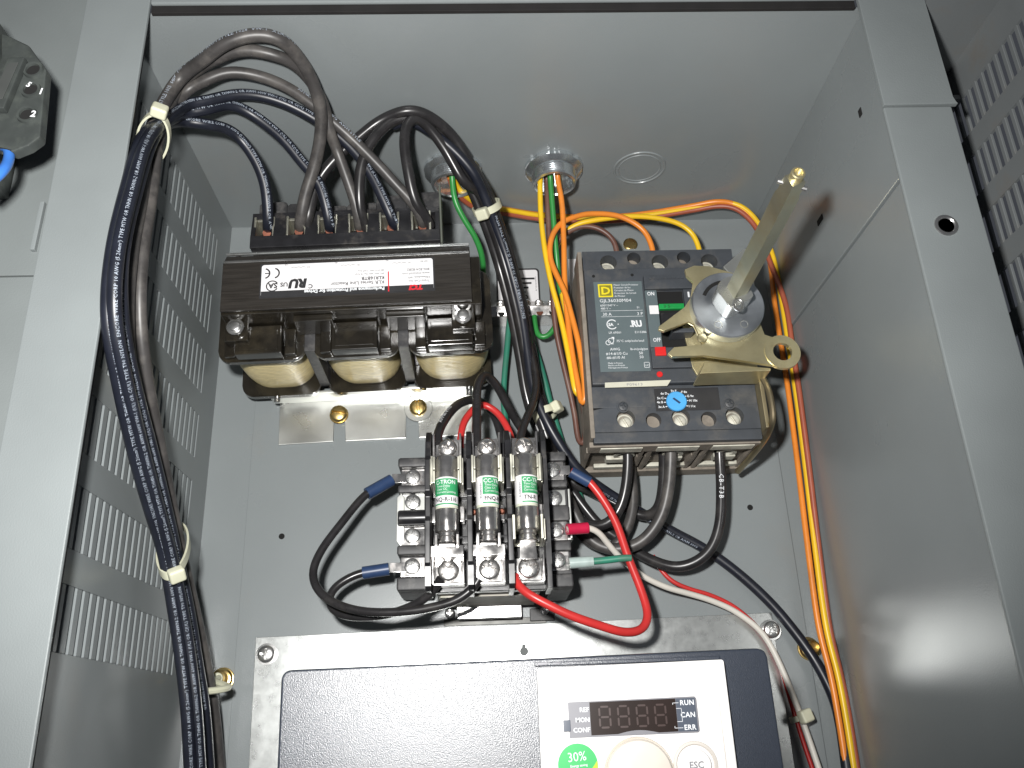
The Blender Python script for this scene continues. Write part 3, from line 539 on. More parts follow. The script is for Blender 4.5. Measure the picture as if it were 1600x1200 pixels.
# terminal block
tb = RB(); U0, U1 = -45.5, 44.0
tb.box(U0, U1, 27.6, 34.0, D(60), D(83), 0.4)                       # lower sill
tb.box(U0, U1, 45.0, 48.2, D(62), D(80.4), 0.4)                      # upper lip
tb.box(U0, U1, 33, 47, D(60), D(68), 0.2)                            # cavity floor
TU = [-39.5, -24.3, -9.7, 5.0, 19.8, 35.0]
edges = [U0]+[(a+b)/2 for a, b in zip(TU, TU[1:])]+[U1]
for i, e in enumerate(edges):
    w = 3.0 if 0 < i < 6 else 2.2
    tb.prism([(33.2, D(68)), (33.2, D(83)), (46, D(80.2)), (46, D(68))], e-w if i else e, e+w if i < 6 else e, 0.25, 'x')
tbo = tb.build('terminal_block', BLACKP, re_)
bb = RB()
for i in range(6):
    h = (62, 60.8, 58.5, 59.5, 63.4, 64.5)[i]
    bb.prism([(edges[i]+.02, 47.8), (edges[i+1]-.02, 47.8), (edges[i+1]-.02, h-.8), (edges[i+1]-1.2, h), (edges[i]+1.5, h-.2), (edges[i]+.02, h-1.6)], D(62), D(69), 0.3)
bb.build('rear_barrier', BLACKD, tbo)
RB().box(U1+.05, U1+1.0, 27.8, 60, D(62), D(81), .2).build('end_plate', mat('end_plate_grey', (.10, .11, .09), .5), tbo)
for i, u in enumerate(TU):
    c = RB()
    c.box(u-4.9, u-3.7, 34.6, 45.4, D(69), D(81.6), 0.4); c.box(u+3.7, u+4.9, 34.6, 45.4, D(69), D(81.6), 0.4)
    c.box(u-3.6, u+3.6, 43.2, 44.6, D(69), D(80.5), 0.2); c.box(u-3.6, u+3.6, 34.6, 35.4, D(69), D(79.0), .3)
    c.build('terminal_clamp', CLIPM, tbo)
    RB().tube([(u-1.0, 40.5, D(69)), (u+0.6, 38.2, D(78.4))], 2.0, 8).build('copper_strand', COPPER, tbo)
# nameplate, printed upside down
NP = (-39.4, 1.6, 40.0, 18.4)                # u0 v0 u1 v1 on the bracket face
npl = RB(); npl.prism(rrect((NP[0]+NP[2])/2, (NP[1]+NP[3])/2, (NP[2]-NP[0])/2, (NP[3]-NP[1])/2, 1.2, 4), D(82.05), D(82.22))
npo = npl.build('nameplate', PAPER, re_)
RB().box(NP[0]+.1, NP[2]-.05, NP[1]-.2, NP[1]+2.9, D(82.24), D(82.30)).build('black_band', INK, npo)
RB().box(NP[0]-.7, NP[2]+.7, NP[1]-.6, NP[3]+.6, D(82.02), D(82.04)).build('black_border', INK, npo)
def up(mb, s, u, v, size, align='l', **k): put_text(mb, s, u, v, D(82.36), size, 180, align, **k)
t1 = RB()
X = lambda f: NP[2]-f*(NP[2]-NP[0])          # f = fraction from the right end (reads upside down)
Y = lambda g: NP[1]+g*(NP[3]-NP[1])          # g = fraction from the printed top
up(t1, 'KLR Series Line Reactor', X(.285), Y(.355), 1.75, bold=.02); up(t1, 'KLR16BTB', X(.285), Y(.49), 1.65, bold=.05)
up(t1, 'Trans-Coil, Inc.', X(.02), Y(.325), 1.15); up(t1, 'Milwaukee, WI', X(.02), Y(.44), 1.15); up(t1, 'www.transcoil.com', X(.02), Y(.56), 1.15); up(t1, '800-824-8282', X(.02), Y(.69), 1.3)
up(t1, '3PH  60Hz  600V Max. 18 Amps', X(.285), Y(.60), .72); up(t1, '480 4.4 kw Max.  7.5HP Amp', X(.285), Y(.70), .72)
up(t1, '03Y.R0', X(.03), Y(.93), .8)
for k, nm in ((.13, 'A'), (.43, 'B'), (.72, 'C')):
    up(t1, nm+'1', X(k), Y(.90), .8); up(t1, nm+'2', X(k+.13), Y(.995), .75)
    pts = [(X(k+.025)-j*.55, Y(.88)+.35*abs(math.sin(j*.785))) for j in range(13)]
    for (a, b_), (c_, d_) in zip(pts, pts[1:]): t1.raw([(a, b_, D(82.36)), (c_, d_, D(82.36)), (c_, d_-.16, D(82.36)), (a, b_-.16, D(82.36))], [(0, 1, 2, 3)])
up(t1, 'C', X(.70), Y(.33), 2.1, bold=.08); up(t1, 'RU', X(.735), Y(.50), 4.3, bold=.42, sx=.98, slant=.15); up(t1, 'US', X(.845), Y(.42), 2.1, bold=.08)
# round certification mark and the two open-ring letters
def ring(mb, u, v, d, R1, R2, a0=0, a1=360, n=28):
    P = []; 
    for k in range(n+1):
        a = math.radians(a0+(a1-a0)*k/n); P += [(u+R1*math.cos(a), v+R1*math.sin(a), d), (u+R2*math.cos(a), v+R2*math.sin(a), d)]
    mb.raw(P, [(2*k, 2*k+2, 2*k+3, 2*k+1) for k in range(n)])
ring(t1, X(.935), Y(.33), D(82.36), 2.9, 2.35, 30, 330); up(t1, 'SA', X(.905), Y(.415), 2.6, bold=.12)
ring(t1, X(.93), Y(.73), D(82.36), 2.9, 2.2, -75, 75); ring(t1, X(.985), Y(.73), D(82.36), 2.9, 2.2, -75, 75)
t1.raw([(X(.985)+.4, Y(.73)-.25, D(82.36)), (X(.985)+2.2, Y(.73)-.25, D(82.36)), (X(.985)+2.2, Y(.73)+.25, D(82.36)), (X(.985)+.4, Y(.73)+.25, D(82.36))], [(0, 1, 2, 3)])
t1.build('lettering', INK, npo)
t2 = RB(); up(t2, 'Performance and Protection for Drives', X(.285), Y(.155), 1.62, bold=.1); t2.build('lettering', PRINTW, npo)
t3 = RB(); up(t3, 'TCI', X(.06), Y(.165), 2.4, bold=.24, sx=1.15, slant=.25); t3.box(X(.265), X(.258), Y(.0), Y(.63), D(82.34), D(82.36)); t3.build('lettering', LRED, npo)

# ================================================================== ground bar and labels on the panel
gb = thing('ground_bar', 'short silver grounding bar with two rows of screws beside the reactor', 'ground bar', (27, 214, 2))
gm = MB(); gm.prism([(211.5, 2.1), (211.5, 15), (217, 17), (222.5, 11), (222.5, 2.1)], 6, 46, 0.4, 'x'); gm.build('bar', NICKEL, gb)
gs = screw_mesh('screw', 2.6, 1.6, NICKEL, 'slot')
for i, x in enumerate((13, 20, 27, 34, 41)):
    inst('screw', gs, gb, (x, 219.6, 13.6), (math.radians(42), 0, 0)); MB().cyl((x, 213.4, 14.9), 1.9, 0.9, 'd', 16).build('wire_hole', COPPER if i % 2 else HOLE, gb)
gl = thing('ground_sticker', 'white sticker with black ground symbol behind the grounding bar', 'sticker', (28, 226, 2.1))
MB().prism(rrect(23.5, 234, 12.4, 14.4, 2.2), 2.06, 2.12).build('border', INK, gl)
gp = MB().prism(rrect(23.5, 234, 11.4, 13.4, 1.6), 2.14, 2.2).build('paper', PAPER, gl)
g1 = MB(); g1.box(22.6, 24.6, 243, 246.2, 2.22, 2.26)
for k, (w, z) in enumerate(((9.5, 242.3), (7.6, 239.4), (5.8, 236.5), (4.0, 233.6))): g1.box(23.6-w, 23.6+w, z-1.2, z, 2.22, 2.26)
put_text(g1, 'GND', 23.6, 228.2, 2.24, 3.3, 0, 'c', bold=.12); put_text(g1, 'UNDERWRITERS LAB', 33.4, 243, 2.24, .7, -90)
g1.build('symbol', INK, gl)
wl = MB().box(53, 72, 226.5, 254, 2.06, 2.2).build('blank_label', PAPER, None, (62, 226.5, 2.1)); tag(wl, 'blank white label peeking out behind the breaker', 'label')

# ================================================================== circuit breaker
BX, BZ = 92.0, 177.0
cb = thing('circuit_breaker', 'dusty dark three pole circuit breaker with grey rating label', 'circuit breaker', (BX, BZ, 2.0))
def bx(*a): return (a[0]+BX, a[1]+BZ)
base = MB()
base.box(BX-40, BX+41, BZ-50.5, BZ+50, 2.1, 40, 0.8)
# lower end: sill, ledges and ribs around the three lugs
base.box(BX-41.5, BX+42.5, BZ-54.0, BZ-50.6, 2.1, 12, 0.5); base.box(BX-41, BX+42, BZ-53.4, BZ-50.6, 43, 52, 0.5)
for u in (-40.5, -14.5, -10.5, 12.5, 16.5, 39.5): base.box(BX+u-1.0, BX+u+1.0, BZ-53.2, BZ-50.4, 12, 43, .3)
for uc in (-12.5, 14.5):
    for k in range(4): base.box(BX+uc-3.4+k*2.1, BX+uc-2.5+k*2.1, BZ-53.0, BZ-50.4, 18, 34, .2)
bo = base.build('base', DUSTY, cb)
for u in (-25, 2, 28.5):
    l = MB(); l.box(BX+u-8.5, BX+u+8.5, BZ-52.6, BZ-50.7, 40.2, 42.9, .3); l.box(BX+u-5.5, BX+u+5.5, BZ-53.2, BZ-50.7, 25, 31, .5); l.box(BX+u-10, BX+u+10, BZ-52.9, BZ-50.7, 13, 17, .4)
    l.lathe([(5.2, 0), (5.2, -1.8), (3.4, -1.8), (3.4, 0)], (BX+u+(3 if u < 0 else 0), BZ-50.6, 34), 'z', 20, caps=False)
    l.box(BX+u-10.5, BX+u+9.5, BZ-53.9, BZ-53.2, 44.5, 50.5, .2)
    l.build('lug', LUG, cb)
# cover: side cheeks and stepped front
cov = MB()
cov.box(BX-39.2, BX+40.5, BZ-52.5, BZ-24.2, 40.1, 50.0, .6); cov.box(BX-39.2, BX+40.5, BZ-35.0, BZ-24.2, 50.02, 55.5, .3); cov.box(BX-39.2, BX+40.5, BZ-52.5, BZ-47.2, 50.02, 55.5, .5)
cov.box(BX-38.2, BX+40.2, BZ-24.0, BZ+38.8, 40.1, 58.0, 0.9)
cvo = cov.build('cover', BREAK, cb)
# terminal shrouds with round access holes (top and bottom): plates with real openings
def holed_plate(x0, x1, z0, z1, d0, d1, holes, m, parent, name):
    b = MB(); n = 24
    cuts = sorted(holes)
    xs = [x0]+[(a[0]+c[0])/2 for a, c in zip(cuts, cuts[1:])]+[x1]
    for (hx_, hz_, r), xa, xb in zip(cuts, xs, xs[1:]):
        A, B, A2, B2 = [], [], [], []
        for k in range(n):
            a = 2*math.pi*k/n; ca, sa = math.cos(a), math.sin(a)
            tx = ((xb-hx_) if ca > 0 else (hx_-xa))/max(1e-6, abs(ca)); tz = ((z1-hz_) if sa > 0 else (hz_-z0))/max(1e-6, abs(sa)); t = min(tx, tz)
            A.append(b.b.verts.new((hx_+r*ca, -d1, hz_+r*sa))); B.append(b.b.verts.new((hx_+t*ca, -d1, hz_+t*sa)))
            A2.append(b.b.verts.new((hx_+r*ca, -d0, hz_+r*sa))); B2.append(b.b.verts.new((hx_+t*ca, -d0, hz_+t*sa)))
        for k in range(n):
            j = (k+1) % n
            b.b.faces.new((A[k], A[j], B[j], B[k])); b.b.faces.new((A2[k], A2[j], A[j], A[k])); b.b.faces.new((B[k], B[j], B2[j], B2[k]))
        for cx_, cz_ in ((xa, z0), (xb, z0), (xa, z1), (xb, z1)):   # corners left open by the rays
            k = min(range(n), key=lambda q: math.hypot(B[q].co.x-cx_, B[q].co.z-cz_))
            c = b.b.verts.new((cx_, -d1, cz_))
            cand = sorted(range(n), key=lambda q: math.hypot(B[q].co.x-cx_, B[q].co.z-cz_))[:2]
            try: b.b.faces.new((c, B[cand[0]], B[cand[1]]))
            except ValueError: pass
    return b.build(name, m, parent)
th = [(BX-24.3, BZ+45.6, 4.3), (BX-11.0, BZ+47.8, 3.5), (BX+2.2, BZ+45.3, 4.3), (BX+14.8, BZ+47.7, 3.5), (BX+27.8, BZ+45.2, 4.3)]
holed_plate(BX-37.6, BX+40.2, BZ+38.9, BZ+52.3, 44, 52, th, BREAK, cb, 'terminal_shroud')
bh = [(BX-23.3, BZ-40.6, 4.4), (BX-10.2, BZ-41.8, 3.7), (BX+2.9, BZ-40.6, 4.4), (BX+16.0, BZ-41.9, 3.7), (BX+28.6, BZ-40.6, 4.4)]
holed_plate(BX-39.15, BX+40.45, BZ-47.18, BZ-35.02, 50.02, 55.48, bh, BREAK, cb, 'terminal_shroud')
sc1 = screw_mesh('terminal_screw', 3.4, 2.4, LUG, 'slot')
for (x, z, r) in th:
    MB().cyl((x, z, 40.2), r+1.2, 3.0, 'd', 20).build('hole_floor', LUG if r > 4 else DUSTY, cb)
    if r > 4: inst('terminal_screw', sc1, cb, (x, z-.4, 43.2), (0, .6, 0))
for (x, z, r) in bh:
    MB().cyl((x, z, 50.02), r+.8, 0.6, 'd', 24).build('hole_floor', DUSTY, cb)
    if r > 4:
        MB().lathe([(r-.2, .02), (r-.6, .5), (r-1.2, .5), (r-1.4, .05)], (x, z-.3, 50.7), 'd', 20, caps=False).build('lug_bore', LUG, cb)
        inst('terminal_screw', sc1, cb, (x+.4, z-.9, 50.9), (0.2, 1.1, 0)).scale = (.85, .8, .85)
# dusty left cheek
MB().box(BX-40.6, BX-38.3, BZ-50, BZ+50, 38, 56, .6).build('side_cheek', DUSTY, cb)
# rating label
lab = MB().box(BX-33.9, BX-9.6, BZ-17.7, BZ+31.1, 58.02, 58.3, .1).build('rating_label', BREAKL, cb)
MB().box(BX-31.8, BX-24.6, BZ+22.4, BZ+29.7, 58.32, 58.4).build('logo_square', LYEL, lab)
lg = MB(); lg.box(BX-31.1, BX-25.3, BZ+23.1, BZ+29.0, 58.42, 58.44)
lg.build('logo_square', mat('logo_olive', (.22, .20, .02), .5), lab)
ly = MB(); put_text(ly, 'D', BX-28.2, BZ+24.0, 58.47, 4.1, 0, 'c', bold=.16, sx=1.1); ly.build('lettering', LYEL, lab)
tx = MB()
def L_(s, u, v, size, **k): put_text(tx, s, BX+u, BZ+v, 58.34, size, 0, **k)
for k, s in enumerate(('Motor Circuit Protector', 'Protector de los', 'Circuitos de Motor', 'Protecteur de Circuit', 'du Moteur')): L_(s, -23.9, 28.7-k*1.55, .95, sx=.92)
L_('GJL36030M04', -31.6, 19.6, 1.75, sx=1.1); L_('600Y/347 V ~', -31.4, 17.3, 1.1); L_('480 V ~', -31.3, 15.6, 1.1); L_('S1', -13.4, 15.9, 1.05)
tx.box(BX-31.4, BX-10.6, BZ+14.75, BZ+14.9, 58.32, 58.34); tx.box(BX-31.4, BX-10.6, BZ+11.5, BZ+11.65, 58.32, 58.34)
L_('30 A', -30.6, 12.2, 1.6); L_('3 P', -13.6, 12.2, 1.6)
ring(tx, BX-26.4, BZ+7.4, 58.34, 2.7, 2.2, 40, 320); L_('SA', -28.2, 6.6, 1.5, bold=.08); tx.box(BX-23.6, BX-23.1, BZ+7.2, BZ+7.7, 58.32, 58.34)
L_('RU', -16.6, 6.0, 3.2, bold=.25, slant=-.12, sx=.85); L_('.', -17.6, 6.0, 3.0, bold=.2)
L_('LR 69561', -28.4, 2.4, 1.15); L_('E113386', -15.6, 2.4, 1.15)
ring(tx, BX-27.6, BZ-1.4, 58.34, 1.5, 1.2); ring(tx, BX-29.0, BZ-2.4, 58.34, 1.3, 1.0); tx.box(BX-28.4, BX-26.4, BZ-3.2, BZ-2.9, 58.32, 58.34); tx.box(BX-27.2, BX-25.9, BZ-.6, BZ+.6, 58.32, 58.34)
L_('75°C only/solo/seul', -25.0, -2.2, 1.2)
L_('AWG', -28.4, -6.6, 1.4); L_('lb-in/pulg/po', -18.6, -6.6, 1.2); L_('#14-#1/0 Cu', -30.6, -8.9, 1.4); L_('50', -14.6, -8.9, 1.4); L_('#6-#1/0 Al', -30.4, -11.0, 1.4); L_('50', -14.5, -11.0, 1.4)
for k, s in enumerate(('Made in France', 'Hecho en Francia', 'Fabrique aux France')): L_(s, -30.0, -13.6-k*1.2, .8)
for a in ((-12.6, -9.9, -13.3, -13.1), (-12.6, -9.9, -16.0, -15.8), (-12.6, -12.4, -16, -13.1), (-10.1, -9.9, -16, -13.1)): tx.box(BX+a[0], BX+a[1], BZ+a[2], BZ+a[3], 58.32, 58.34)
L_('UC', -12.1, -15.2, .9)
tx.build('lettering', PRINTW, lab)
# toggle section
tg = MB(); tg.box(BX-9.0, BX+16, BZ+25.2, BZ+33.0, 58.05, 61, .5)
for k in range(9): tg.box(BX-6.5+k*2.0, BX-5.2+k*2.0, BZ+30.4, BZ+31.4, 61, 61.5, .1)
tg.box(BX+10.2, BX+16, BZ-6, BZ+25.1, 58.05, 60.2, .4); tg.box(BX-9.0, BX+16, BZ-17, BZ-6.2, 58.05, 60.2, .5); tg.build('toggle_surround', BREAK, cb)
MB().box(BX-8.9, BX-3.0, BZ-6, BZ+25, 58.05, 60.0, .3).build('indicator_strip', BREAKL, cb)
MB().box(BX-2.8, BX+10.1, BZ-6, BZ+25, 58.02, 58.12).build('toggle_window', HOLE, cb)
MB().box(BX-2.7, BX+9.8, BZ+14.3, BZ+17.2, 58.2, 60.3, .3).build('green_indicator', GRNIND, cb)
MB().box(BX-2.7, BX+9.8, BZ+4, BZ+12.5, 58.2, 60.6, 1.2).build('toggle_bridge', BLACKP, cb)
MB().box(BX+0.6, BX+11.4, BZ-1.8, BZ+0.6, 58.2, 67, .6).build('toggle_handle', BREAK, cb)
MB().box(BX-7.6, BX-3.1, BZ+11.7, BZ+16.4, 60.02, 60.1).build('white_patch', PAPER, cb)
rb_ = MB().box(BX-7.2, BX-1.9, BZ-11.0, BZ-6.4, 60.1, 61.2, .3).build('red_button', REDBTN, cb)
MB().cyl((BX-5.6, BZ-19.6, 57.9), 1.5, .8, 'd', 16, .2).build('red_button', REDBTN, cb)
tt = MB(); put_text(tt, 'ON', BX-7.9, BZ+22.0, 60.06, 2.0, 0, sx=.8, bold=.05); put_text(tt, 'OFF', BX-7.4, BZ-3.2, 60.06, 2.0, 0, sx=.75, bold=.04)
tt.box(BX+12.2, BX+13.1, BZ+20.5, BZ+23.5, 60.24, 60.28); ring(tt, BX+13.4, BZ-1.2, 60.26, 1.7, 1.0); tt.build('lettering', PRINTW, cb)
s5 = MB()
put_text(s5, '3 5', BX-.6, BZ+14.9, 60.34, 1.6, 0, sx=1.2); s5.build('lettering', INK, cb)
# adhesive strip, adjustment window and dial
st = MB().prism([(BX-32.4, BZ-25.8), (BX-2.6, BZ-25.6), (BX-.4, BZ-22.6), (BX-32.2, BZ-23.2)], 58.05, 58.25).build('adhesive_strip', PAPERY, cb)
s6 = MB(); put_text(s6, 'P09613', BX-22, BZ-25.1, 58.3, 1.3, 0, sx=1.4); s6.build('lettering', INKG, st)
aw = MB().box(BX-8.6, BX+22.4, BZ-37.4, BZ-26.0, 55.52, 55.9, .2).build('dial_window', INK, cb)
dl = MB(); dl.lathe([(4.9, 0), (4.9, 1.2), (4.5, 1.6)], (BX+1.4, BZ-33.0, 55.9), 'd', 30); dlo = dl.build('dial', CYAN, cb)
a2 = MB(); a2.prism([(BX-.6, BZ-31.9), (BX+.2, BZ-31.4), (BX+3.2, BZ-33.9), (BX+2.4, BZ-34.6)], 57.5, 57.62); a2.build('dial_arrow', BLUEF, dlo)
wt = MB()
for k, (a, s) in enumerate(((205, '3x A'), (180, '4x B'), (158, '5x C'), (128, '6x D'), (96, '7x E'), (62, 'F 8x'), (30, 'G 9x'), (5, 'H 10x'), (-25, 'I 11x'))):
    r_ = math.radians(a); u, v = BX+1.4+6.3*math.cos(r_), BZ-33.0+5.6*math.sin(r_)
    put_text(wt, s, u, v-.5, 55.96, 1.1, 0, 'r' if 110 < a < 300 else ('c' if 80 < a < 110 else 'l'), bold=.04)
    wt.raw([(BX+1.4+5.0*math.cos(r_+.05), BZ-33+5.0*math.sin(r_+.05), 55.96), (BX+1.4+5.9*math.cos(r_+.05), BZ-33+5.5*math.sin(r_+.05), 55.96), (BX+1.4+5.9*math.cos(r_-.03), BZ-33+5.5*math.sin(r_-.03), 55.96), (BX+1.4+5.0*math.cos(r_-.03), BZ-33+5.0*math.sin(r_-.03), 55.96)], [(0, 1, 2, 3)])
wt.build('lettering', PRINTW, aw)
ps = screw_mesh('cover_screw', 2.2, 1.2, BREAK, 'phillips')
for u, v in ((-24.1, -34.6), (26.8, -34.4)):
    MB().lathe([(3.1, 0), (3.0, .3), (2.5, .3), (2.4, .02)], (BX+u, BZ+v, 55.5), 'd', 22, caps=False).build('hole_rim', BREAK, cb)
    inst('cover_screw', ps, cb, (BX+u, BZ+v, 55.2), (0, .3, 0))
for u, v in ((-33.5, 34.5), (-14.0, 34.8), (28.5, -21.0)): MB().cyl((BX+u, BZ+v, 57.95), .8, .12, 'd', 14).build('pin_hole', HOLE, cb)

# ================================================================== rotary operating mechanism on the breaker
ro = thing('rotary_operator', 'gold and zinc rotary handle mechanism with long square shaft on the breaker', 'handle mechanism', (116, 181, 58))
front = [(99.4, 203.0), (104, 205.0), (111, 204.6), (124, 200), (130, 190), (131, 176), (132.5, 167.6), (136.6, 166.5), (135.4, 163), (135.0, 158.8), (135.4, 154.6), (136.6, 151.2), (135, 152.3), (120.6, 155.0), (103.4, 158.2), (88.4, 157.6), (86.6, 159.4), (90, 162.6), (103.2, 163.0), (103.0, 167.0), (100.6, 174.0), (98.2, 175.6), (86.2, 170.6), (83.6, 171.6), (84.0, 173.4), (97.0, 182.5), (101, 188), (103, 196), (99.8, 199.4)]
b = MB(); b.prism(front, 76.4, 78.4, .25)
ang = [math.radians(a) for a in range(-90, 91, 12)]
V3 = []
n = 28
b.build('lever_plate', GOLD, ro)
lugr = MB(); lugr.lathe([(4.4, 0), (8.3, 0), (8.3, 2.2), (4.4, 2.2)], (139.7, 158.8, 76.6), 'd', 36, closed=True); lugr.build('lever_eye', GOLD, ro)
b = MB(); b.prism([(101, 150.2), (134, 150.8), (134, 152.2), (121, 153.4), (104, 156.0)], 60.5, 75.6, .3); b.build('lower_flange', GOLD, ro)
b = MB(); b.prism([(99, 188), (131, 186), (133.5, 170), (133.5, 151), (106, 151), (102, 160)], 58.6, 60.4, .3); b.build('back_plate', GOLD, ro)
b = MB(); b.prism([(119, 206), (131, 216), (134, 215), (133, 194), (126, 196)], 66, 75, .6); b.build('rear_tab', ZINC, ro)
b = MB(); b.lathe([(13, -15), (13, -2), (16.6, -2), (16.9, -1.5), (16.9, 3.6), (16.4, 4.2), (9, 4.2)], (116, 181, 80), 'd', 48); dk = b.build('disc', mat('dull_zinc', (.50, .53, .57), .46, 1.0, var=.2, vscale=80, rvar=.12), ro)
b = MB(); P = []
for k in range(9):
    a = math.radians(100+k*7); P.append((116+12.6*math.cos(a), 181+12.6*math.sin(a)))
for k in range(8, -1, -1):
    a = math.radians(100+k*7); P.append((116+10.9*math.cos(a), 181+10.9*math.sin(a)))
b.prism(P, 84.1, 84.3); b.build('curved_slot', HOLE, dk)
for a in (240, 300): MB().lathe([(2.0, .0), (1.9, .15), (1.6, .15), (1.5, .0)], (116+12*math.cos(math.radians(a)), 181+12*math.sin(math.radians(a)), 84.2), 'd', 18, caps=False).build('stamp_mark', ZINC, dk)
MB().cyl((103.2, 166.4, 78.3), 2.4, 1.6, 'd', 18, .5).build('rivet', GOLD, ro)
hubp = []
for k in range(24):
    a = 2*math.pi*k/24; r = 8.3
    x, z = r*math.cos(a), r*math.sin(a)
    x2 = x*math.cos(.5)+z*math.sin(.5); z2 = -x*math.sin(.5)+z*math.cos(.5); z2 = max(z2, -6.2); x2 = max(min(x2, 6.8), -6.8)
    hubp.append((116.3+x2*math.cos(.5)-z2*math.sin(.5), 181.4+x2*math.sin(.5)+z2*math.cos(.5)))
MB().prism(hubp, 84.3, 95.5, .5).build('shaft_hub', ZINC, ro)
pn = [Vector((116.5+2.0*math.sin(t)*(1 if 1 else 0), 174.4+2.6*math.cos(t), 96.4)) for t in [i*2*math.pi/20 for i in range(21)]]
MB().tube(pn, .75, 8).build('cotter_pin', STEEL, ro)
# square shaft, rotated about its own axis
sq = []
for k in range(4):
    a = math.radians(45+90*k+22); sq.append((4.75*math.cos(a), 4.75*math.sin(a)))
V3, F3 = [], []
stations = [(92, 117.2, 182.2, 1.0), (150, 116.9, 183.0, 1.0), (168, 116.7, 183.4, .98), (170, 116.7, 183.4, .88), (176, 116.6, 183.6, .86), (178, 116.6, 183.7, .80)]
sh = MB()
for (d_, x_, z_, s_) in stations: V3 += [(x_+a*s_, z_+c*s_, d_) for a, c in sq]
for k in range(len(stations)-1):
    for i in range(4): F3.append((k*4+i, k*4+(i+1) % 4, k*4+4+(i+1) % 4, k*4+4+i))
F3 += [(0, 1, 2, 3), tuple(range(len(stations)*4-4, len(stations)*4))]
sh.raw(V3, F3); sho = sh.build('shaft', mat('shaft_yellow_zinc', (.60, .59, .46), .34, .92, var=.12, vscale=60, rvar=.1, dirt=(.50, .42, .24), dirt_amt=.3, dscale=60), ro, ang=20)
tp = MB(); tp.lathe([(2.5, 0), (2.6, .4), (2.6, 3.2), (2.3, 3.6), (1.7, 3.6), (1.5, 2.2)], (116.9, 184.2, 177.6), 'd', 24); tp.build('shaft_tip', GOLD, sho)
MB().tube([(111.6, 185.6, 174.2), (121.8, 181.8, 174.2)], 1.0, 10).build('cross_pin', STEEL, sho)
# wire bail down the right side of the breaker
MB().tube(spline([(133.4, 151.5, 65), (135.0, 146, 65.5), (135.6, 136, 65), (135.4, 130, 63), (134.0, 125.2, 54), (131.5, 121.5, 38), (128.6, 118.6, 22)]), 1.55, 10).build('bail', mat('bail_bronze', (.50, .42, .27), .35, 1.0, var=.2, vscale=120, dirt=(.25, .2, .14), dirt_amt=.4), ro)
MB().box(132.6, 134.6, 128, 152, 40, 62, .4).build('side_bracket', mat('bracket_dusty_gold', (.27, .23, .14), .5, .6, var=.3, vscale=60), ro)

# ================================================================== control transformer under the fuse block
tr = thing('control_transformer', 'small control transformer with screw terminals on both sides, under the fuse block', 'transformer', (0, 60, 2))
cor = MB(); cor.box(-21, 25, 58.5, 126, 13, 47, .5)
cor.build('core', LAMIN, tr)
for k in range(11): MB().box(-19.6, 23.6, 57.6, 58.5, 14+k*3.0, 15.9+k*3.0, .15).build('lamination', LAMIN, tr)
MB().box(-25, 29, 66, 122, 10, 49.5, 2.0).build('coil_body', BLACKP, tr)
ft = MB(); ft.prism([(62.5, 12.6), (60.2, 12.7), (52.4, 12.0), (51.8, 11.0), (60.0, 11.4), (62.5, 11.4)], -13, 17.6, .2, 'x'); ft.build('foot', STEEL, tr)
MB().box(-20, 30, 50.2, 53.2, 2.05, 3.4, .3).build('foot', mat('foot_dark', (.10, .10, .095), .45, .7, var=.3), tr)
MB().box(22, 34, 51, 57, 2.1, 6, .5).build('foot', BLACKD, tr)
nut = screw_mesh('screw', 2.4, 1.8, STEEL, 'phillips')
for x in (29, -17): inst('screw', nut, tr, (x, 56, 6.1))
sscr = screw_mesh('screw', 3.7, 2.1, STEEL, 'combo')
for side, x0, zz in ((-1, -33, (116.8, 104.5, 88.3, 74.0)), (1, 33.3, (114.7, 101.0, 86.2, 72.4))):
    b = MB(); H = 0 if side < 0 else 13.0; ZO = 0 if side < 0 else -2.6; xa, xb = (x0-7, x0+8.5) if side < 0 else (x0-3.6, x0+6.8)
    b.box(xa+1, xb, 62.5+ZO, 125.5+ZO, 8, 31+H, .8)
    for z0, z1 in ((121.4, 126.2), (108.6, 112.6), (92.8, 100.4), (79.0, 83.8), (62.8, 69.0)): b.box(xa, xb, z0+ZO, z1+ZO, 10, 36.5+H*.9, 1.1)
    b.build('terminal_strip', BLACKD, tr)
    for k, z in enumerate(zz):
        p = MB(); p.box(x0-5.6 if side < 0 else x0-3.9, x0+5.6, z-4.4, z+4.4, 31.1+H, 32.5+H, .25); p.box(x0-5.6 if side < 0 else x0+4.4, x0-4.4 if side < 0 else x0+5.6, z-4.2, z+4.2, 26+H, 31.2+H, .2)
        p.build('terminal_plate', NICKEL if k != 1 else ZINC, tr)
        inst('screw', sscr, tr, (x0, z, 33.4+H), (0, random.uniform(0, 3), 0))
b = MB(); b.prism([(-40.5, 107), (-38.4, 109), (-37, 107), (-37, 86), (-38.5, 83.5), (-40.5, 86)], 30, 34.5, .3); b.build('jumper_link', ZINC, tr)
MB().cyl((-39.4, 96.6, 35), 3.4, 13.5, 'x', 20, .4).build('jumper_barrel', BLACKP, tr)
b = MB(); b.box(40.2, 41.2, 82, 106, 32, 45, .2); b.box(38, 41.2, 82, 83, 42, 45, .2); b.build('jumper_link', ZINC, tr)

